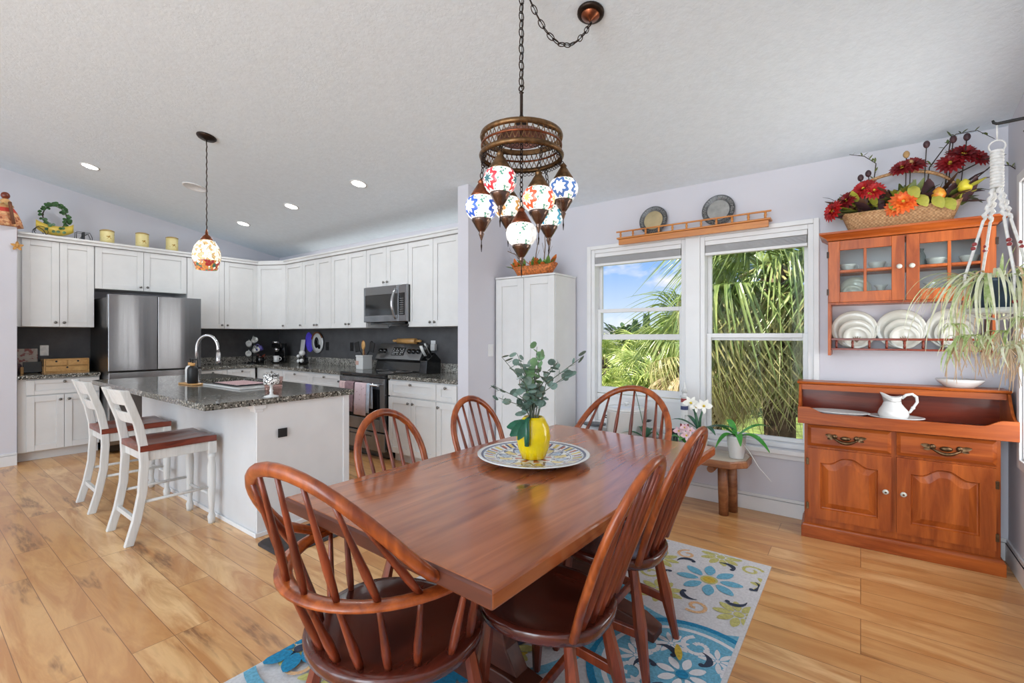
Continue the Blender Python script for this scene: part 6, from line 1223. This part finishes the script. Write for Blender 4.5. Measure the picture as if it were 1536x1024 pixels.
t = thing('lighthouse_ornament', 'tall slim lighthouse ornament with red and blue bands on the bench against the window post', 'ornament', (-1.125, 3.80, BZ)); b = MB(); b.lathe([(.040,0), (.038,.01), (.026,.40)], (0,0,0), 16); b.build('tower', M['white'], t)
for z, mt in ((.36, M['bead']), (.30, plain('navy_band', (58,66,110), .4)), (.16, M['bead'])):
    b = MB(); r = .038-.012*(z-.01)/.39+.0008; b.lathe([(r, z), (r-.0006, z+.03)], (0,0,0), 16, 0, True, False); b.build('band', mt, t)
b = MB(); b.lathe([(.032,.4005), (.032,.408), (.018,.41), (.018,.44), (.026,.442), (.012,.475), (.003,.52), (.001,.53)], (0,0,0), 16); b.build('lantern', M['white'], t)
# ---------------------------------------------------------------- ornaments along the cabinet ledge
LZ = 2.4305
t = thing('rag_doll', 'hanging rag doll in a patterned skirt perched at the far left end of the ledge', 'doll', (-7.03, .715, 2.4505)); s = N('patchwork_skirt'); vz = s.sep(s.coord())[2]; cel = s.voro(s.coord(), 60, 'F1', 'Color'); cc = s.ramp(s.sep(cel)[0], [(.2, (196,130,90)), (.5, (224,178,128)), (.8, (150,84,58))]); cc = s.mix(s.math('GREATER_THAN', vz, .13), cc, lin((190,62,50))); cc = s.mix(s.math('GREATER_THAN', vz, .17), cc, lin((206,160,108))); skm = s.fin(cc, .85)
t.scale = (1.18, 1.18, 1.12); b = MB(); b.lathe([(.10+.0,0), (.112,.004), (.10,.06), (.075,.13), (.045,.185), (.028,.215), (.034,.235), (.020,.255)], (0,0,0), 24, 0, True, True, .8, 1); b.build('dress', skm, t); b = MB(); b.ball((0,0,.285), .030, 1, 1, 1.1, 12); b.build('head', M['chairleg'], t); b = MB()
for i in range(18): a = q.uniform(0, F2); b.leaf((0,0,.235), (.06*math.cos(a), .06*math.sin(a), .19), .025)
b.build('straw_collar', plain('straw', (206,176,120), .8), t)
b = MB(); b.tube([(.06,.02,.22), (.085,.03,.10), (.095,.04,.02)], .012, 6); b.build('sash', plain('brown_sash', (110,66,44), .8), t)
t = thing('hanging_straw_star', 'little straw star dangling below the rag doll against the white cabinet side', 'ornament', (-6.955, .79, 2.255)); b = MB(); b.rod((0,0,.19), (0,0,.03), .0018, None, 5); b.build('thread', M['chairleg'], t); b = MB()
for k in range(5): a = PI/2+F2*k/5; b.leaf((0,0,0), (.0, .05*math.cos(a), .05*math.sin(a)), .028, 0, 0, (1,0,0))
b.ball((.004,0,.004), .014, .6, 1, 1.6, 8); b.build('star', plain('gold_straw', (190,140,74), .7), t)
# boat planter with ivy ring in a wire sleigh
t = thing('boat_planter', 'yellow boat shaped planter with a hoop of green ivy at the left of the ledge', 'planter', (-7.33, 1.13, LZ+.012), H9); b = MB(); n = 14; R1 = []
for k in range(n+1):
    f = k/n*2-1; w_ = .055*(1-abs(f)**2.6)+.004; R1.append([(f*.155, s_*w_*ww, z+.055*abs(f)**2.5) for s_, ww, z in ((-1,1,.125), (-1,.9,.07), (-1,.45,.03), (1,.45,.03), (1,.9,.07), (1,1,.125), (1,.85,.12), (-1,.85,.12))])
b.loft(R1, 0, True); b.build('boat', plain('yellow_glaze', (226,196,84), .35), t)
b = MB(); b.tube([(.10*math.cos(a), 0, .235+.125*math.sin(a)) for a in [F2*k/24 for k in range(24)]], .006, 6, 0, True, True); b.build('hoop', tw, t); b = MB(); q = random.Random(44)
for i in range(70):
    a = q.uniform(-.7, PI+.7); p = V(.10*math.cos(a), q.uniform(-.02,.02), .235+.125*math.sin(a)); d_ = V(math.cos(a)*q.uniform(-.2,.7)+q.uniform(-.4,.4), q.uniform(-1,.3), math.sin(a)*.5+q.uniform(-.5,.4)).normalized(); round_leaf(b, p+d_*.03, V(q.uniform(-.6,.6), -1, q.uniform(-.3,.8)), q.uniform(.015,.026))
for i in range(9): round_leaf(b, V(q.uniform(-.08,.09), -.062, q.uniform(.06,.14)), V(q.uniform(-.4,.4), -1, .2), .018)
b.build('ivy', m_leaf('ivy_leaf', (30,66,34), (76,120,62), .4, .1, 30), t)
t = thing('wire_sleigh', 'black wire sleigh frame under and beside the yellow boat planter', 'wire stand', (-7.33, 1.13, LZ), H9); b = MB()
for y in (-.045, .045):
    b.tube([(-.16, y, .055), (-.165, y, .085), (-.14, y, .105), (-.10, y, .075), (-.08, y, .03), (-.04, y, .004), (.30, y, .004)], .0035, 5); b.tube([(.17, y, .004), (.175, y, .11), (.29, y, .11), (.31, y, .06), (.31, y, .004)], .0035, 5)
    b.tube([(-.165+.055*math.cos(F2*k/16)+.045, y*1.3, .06+.055*math.sin(F2*k/16)) for k in range(16)], .003, 5, 0, True, True); b.tube([(.20, y, .01), (.23, y, .07), (.28, y, .10)], .003, 5)
for x in (-.04, .08, .17, .30): b.tube([(x, -.045, .005), (x, .045, .005)], .003, 5)
b.box(.232, .246, -.047, .047, .0, .115); b.build('frame', M['blackm'], t)
s = N('olive_sprig_canister'); xx, yy, zz = s.sep(s.coord())[0:3]; n1 = s.noise(s.coord(), 30, 2, .5, .8); msk = s.math('MULTIPLY', s.math('GREATER_THAN', n1, .57), s.math('LESS_THAN', s.math('ABSOLUTE', s.math('SUBTRACT', zz, .10)), .03)); can_m = s.fin(s.mix(msk, s.ramp(s.noise(s.coord(), 8, 2), [(.3, (226,206,136)), (.7, (236,222,164))]), lin((168,130,40))), .35)
for lab, y, h in (('yellow canister nearest the boat planter on the ledge', 1.585, .175), ('yellow canister in the middle of the ledge, taller than its left neighbour', 1.93, .200), ('yellow canister at the right end of the row on the ledge', 2.25, .200)):
    t = thing('canister', lab, 'canister', (-7.32, y, LZ), 0, 'yellow canisters on the ledge'); b = MB(); b.lathe([(.062,0), (.068,.004), (.068,h-.02), (.064,h-.012)], (0,0,0), 28); b.build('body', can_m, t); b = MB(); b.lathe([(.070,h-.0115), (.070,h-.004), (.05,h+.006), (.001,h+.010)], (0,0,0), 28); b.build('lid', plain('tan_lid', (186,156,96), .5) if 'tan_lid' not in bpy.data.materials else bpy.data.materials['tan_lid'], t)
t = thing('small_dish', 'flat white dish between the wire sleigh and the first canister', 'dish', (-7.27, 1.475, LZ)); b = MB(); b.lathe([(.04,0), (.07,.014), (.068,.016), (.04,.004), (.001,.004)], (0,0,0), 24); b.build('dish', M['white'], t)
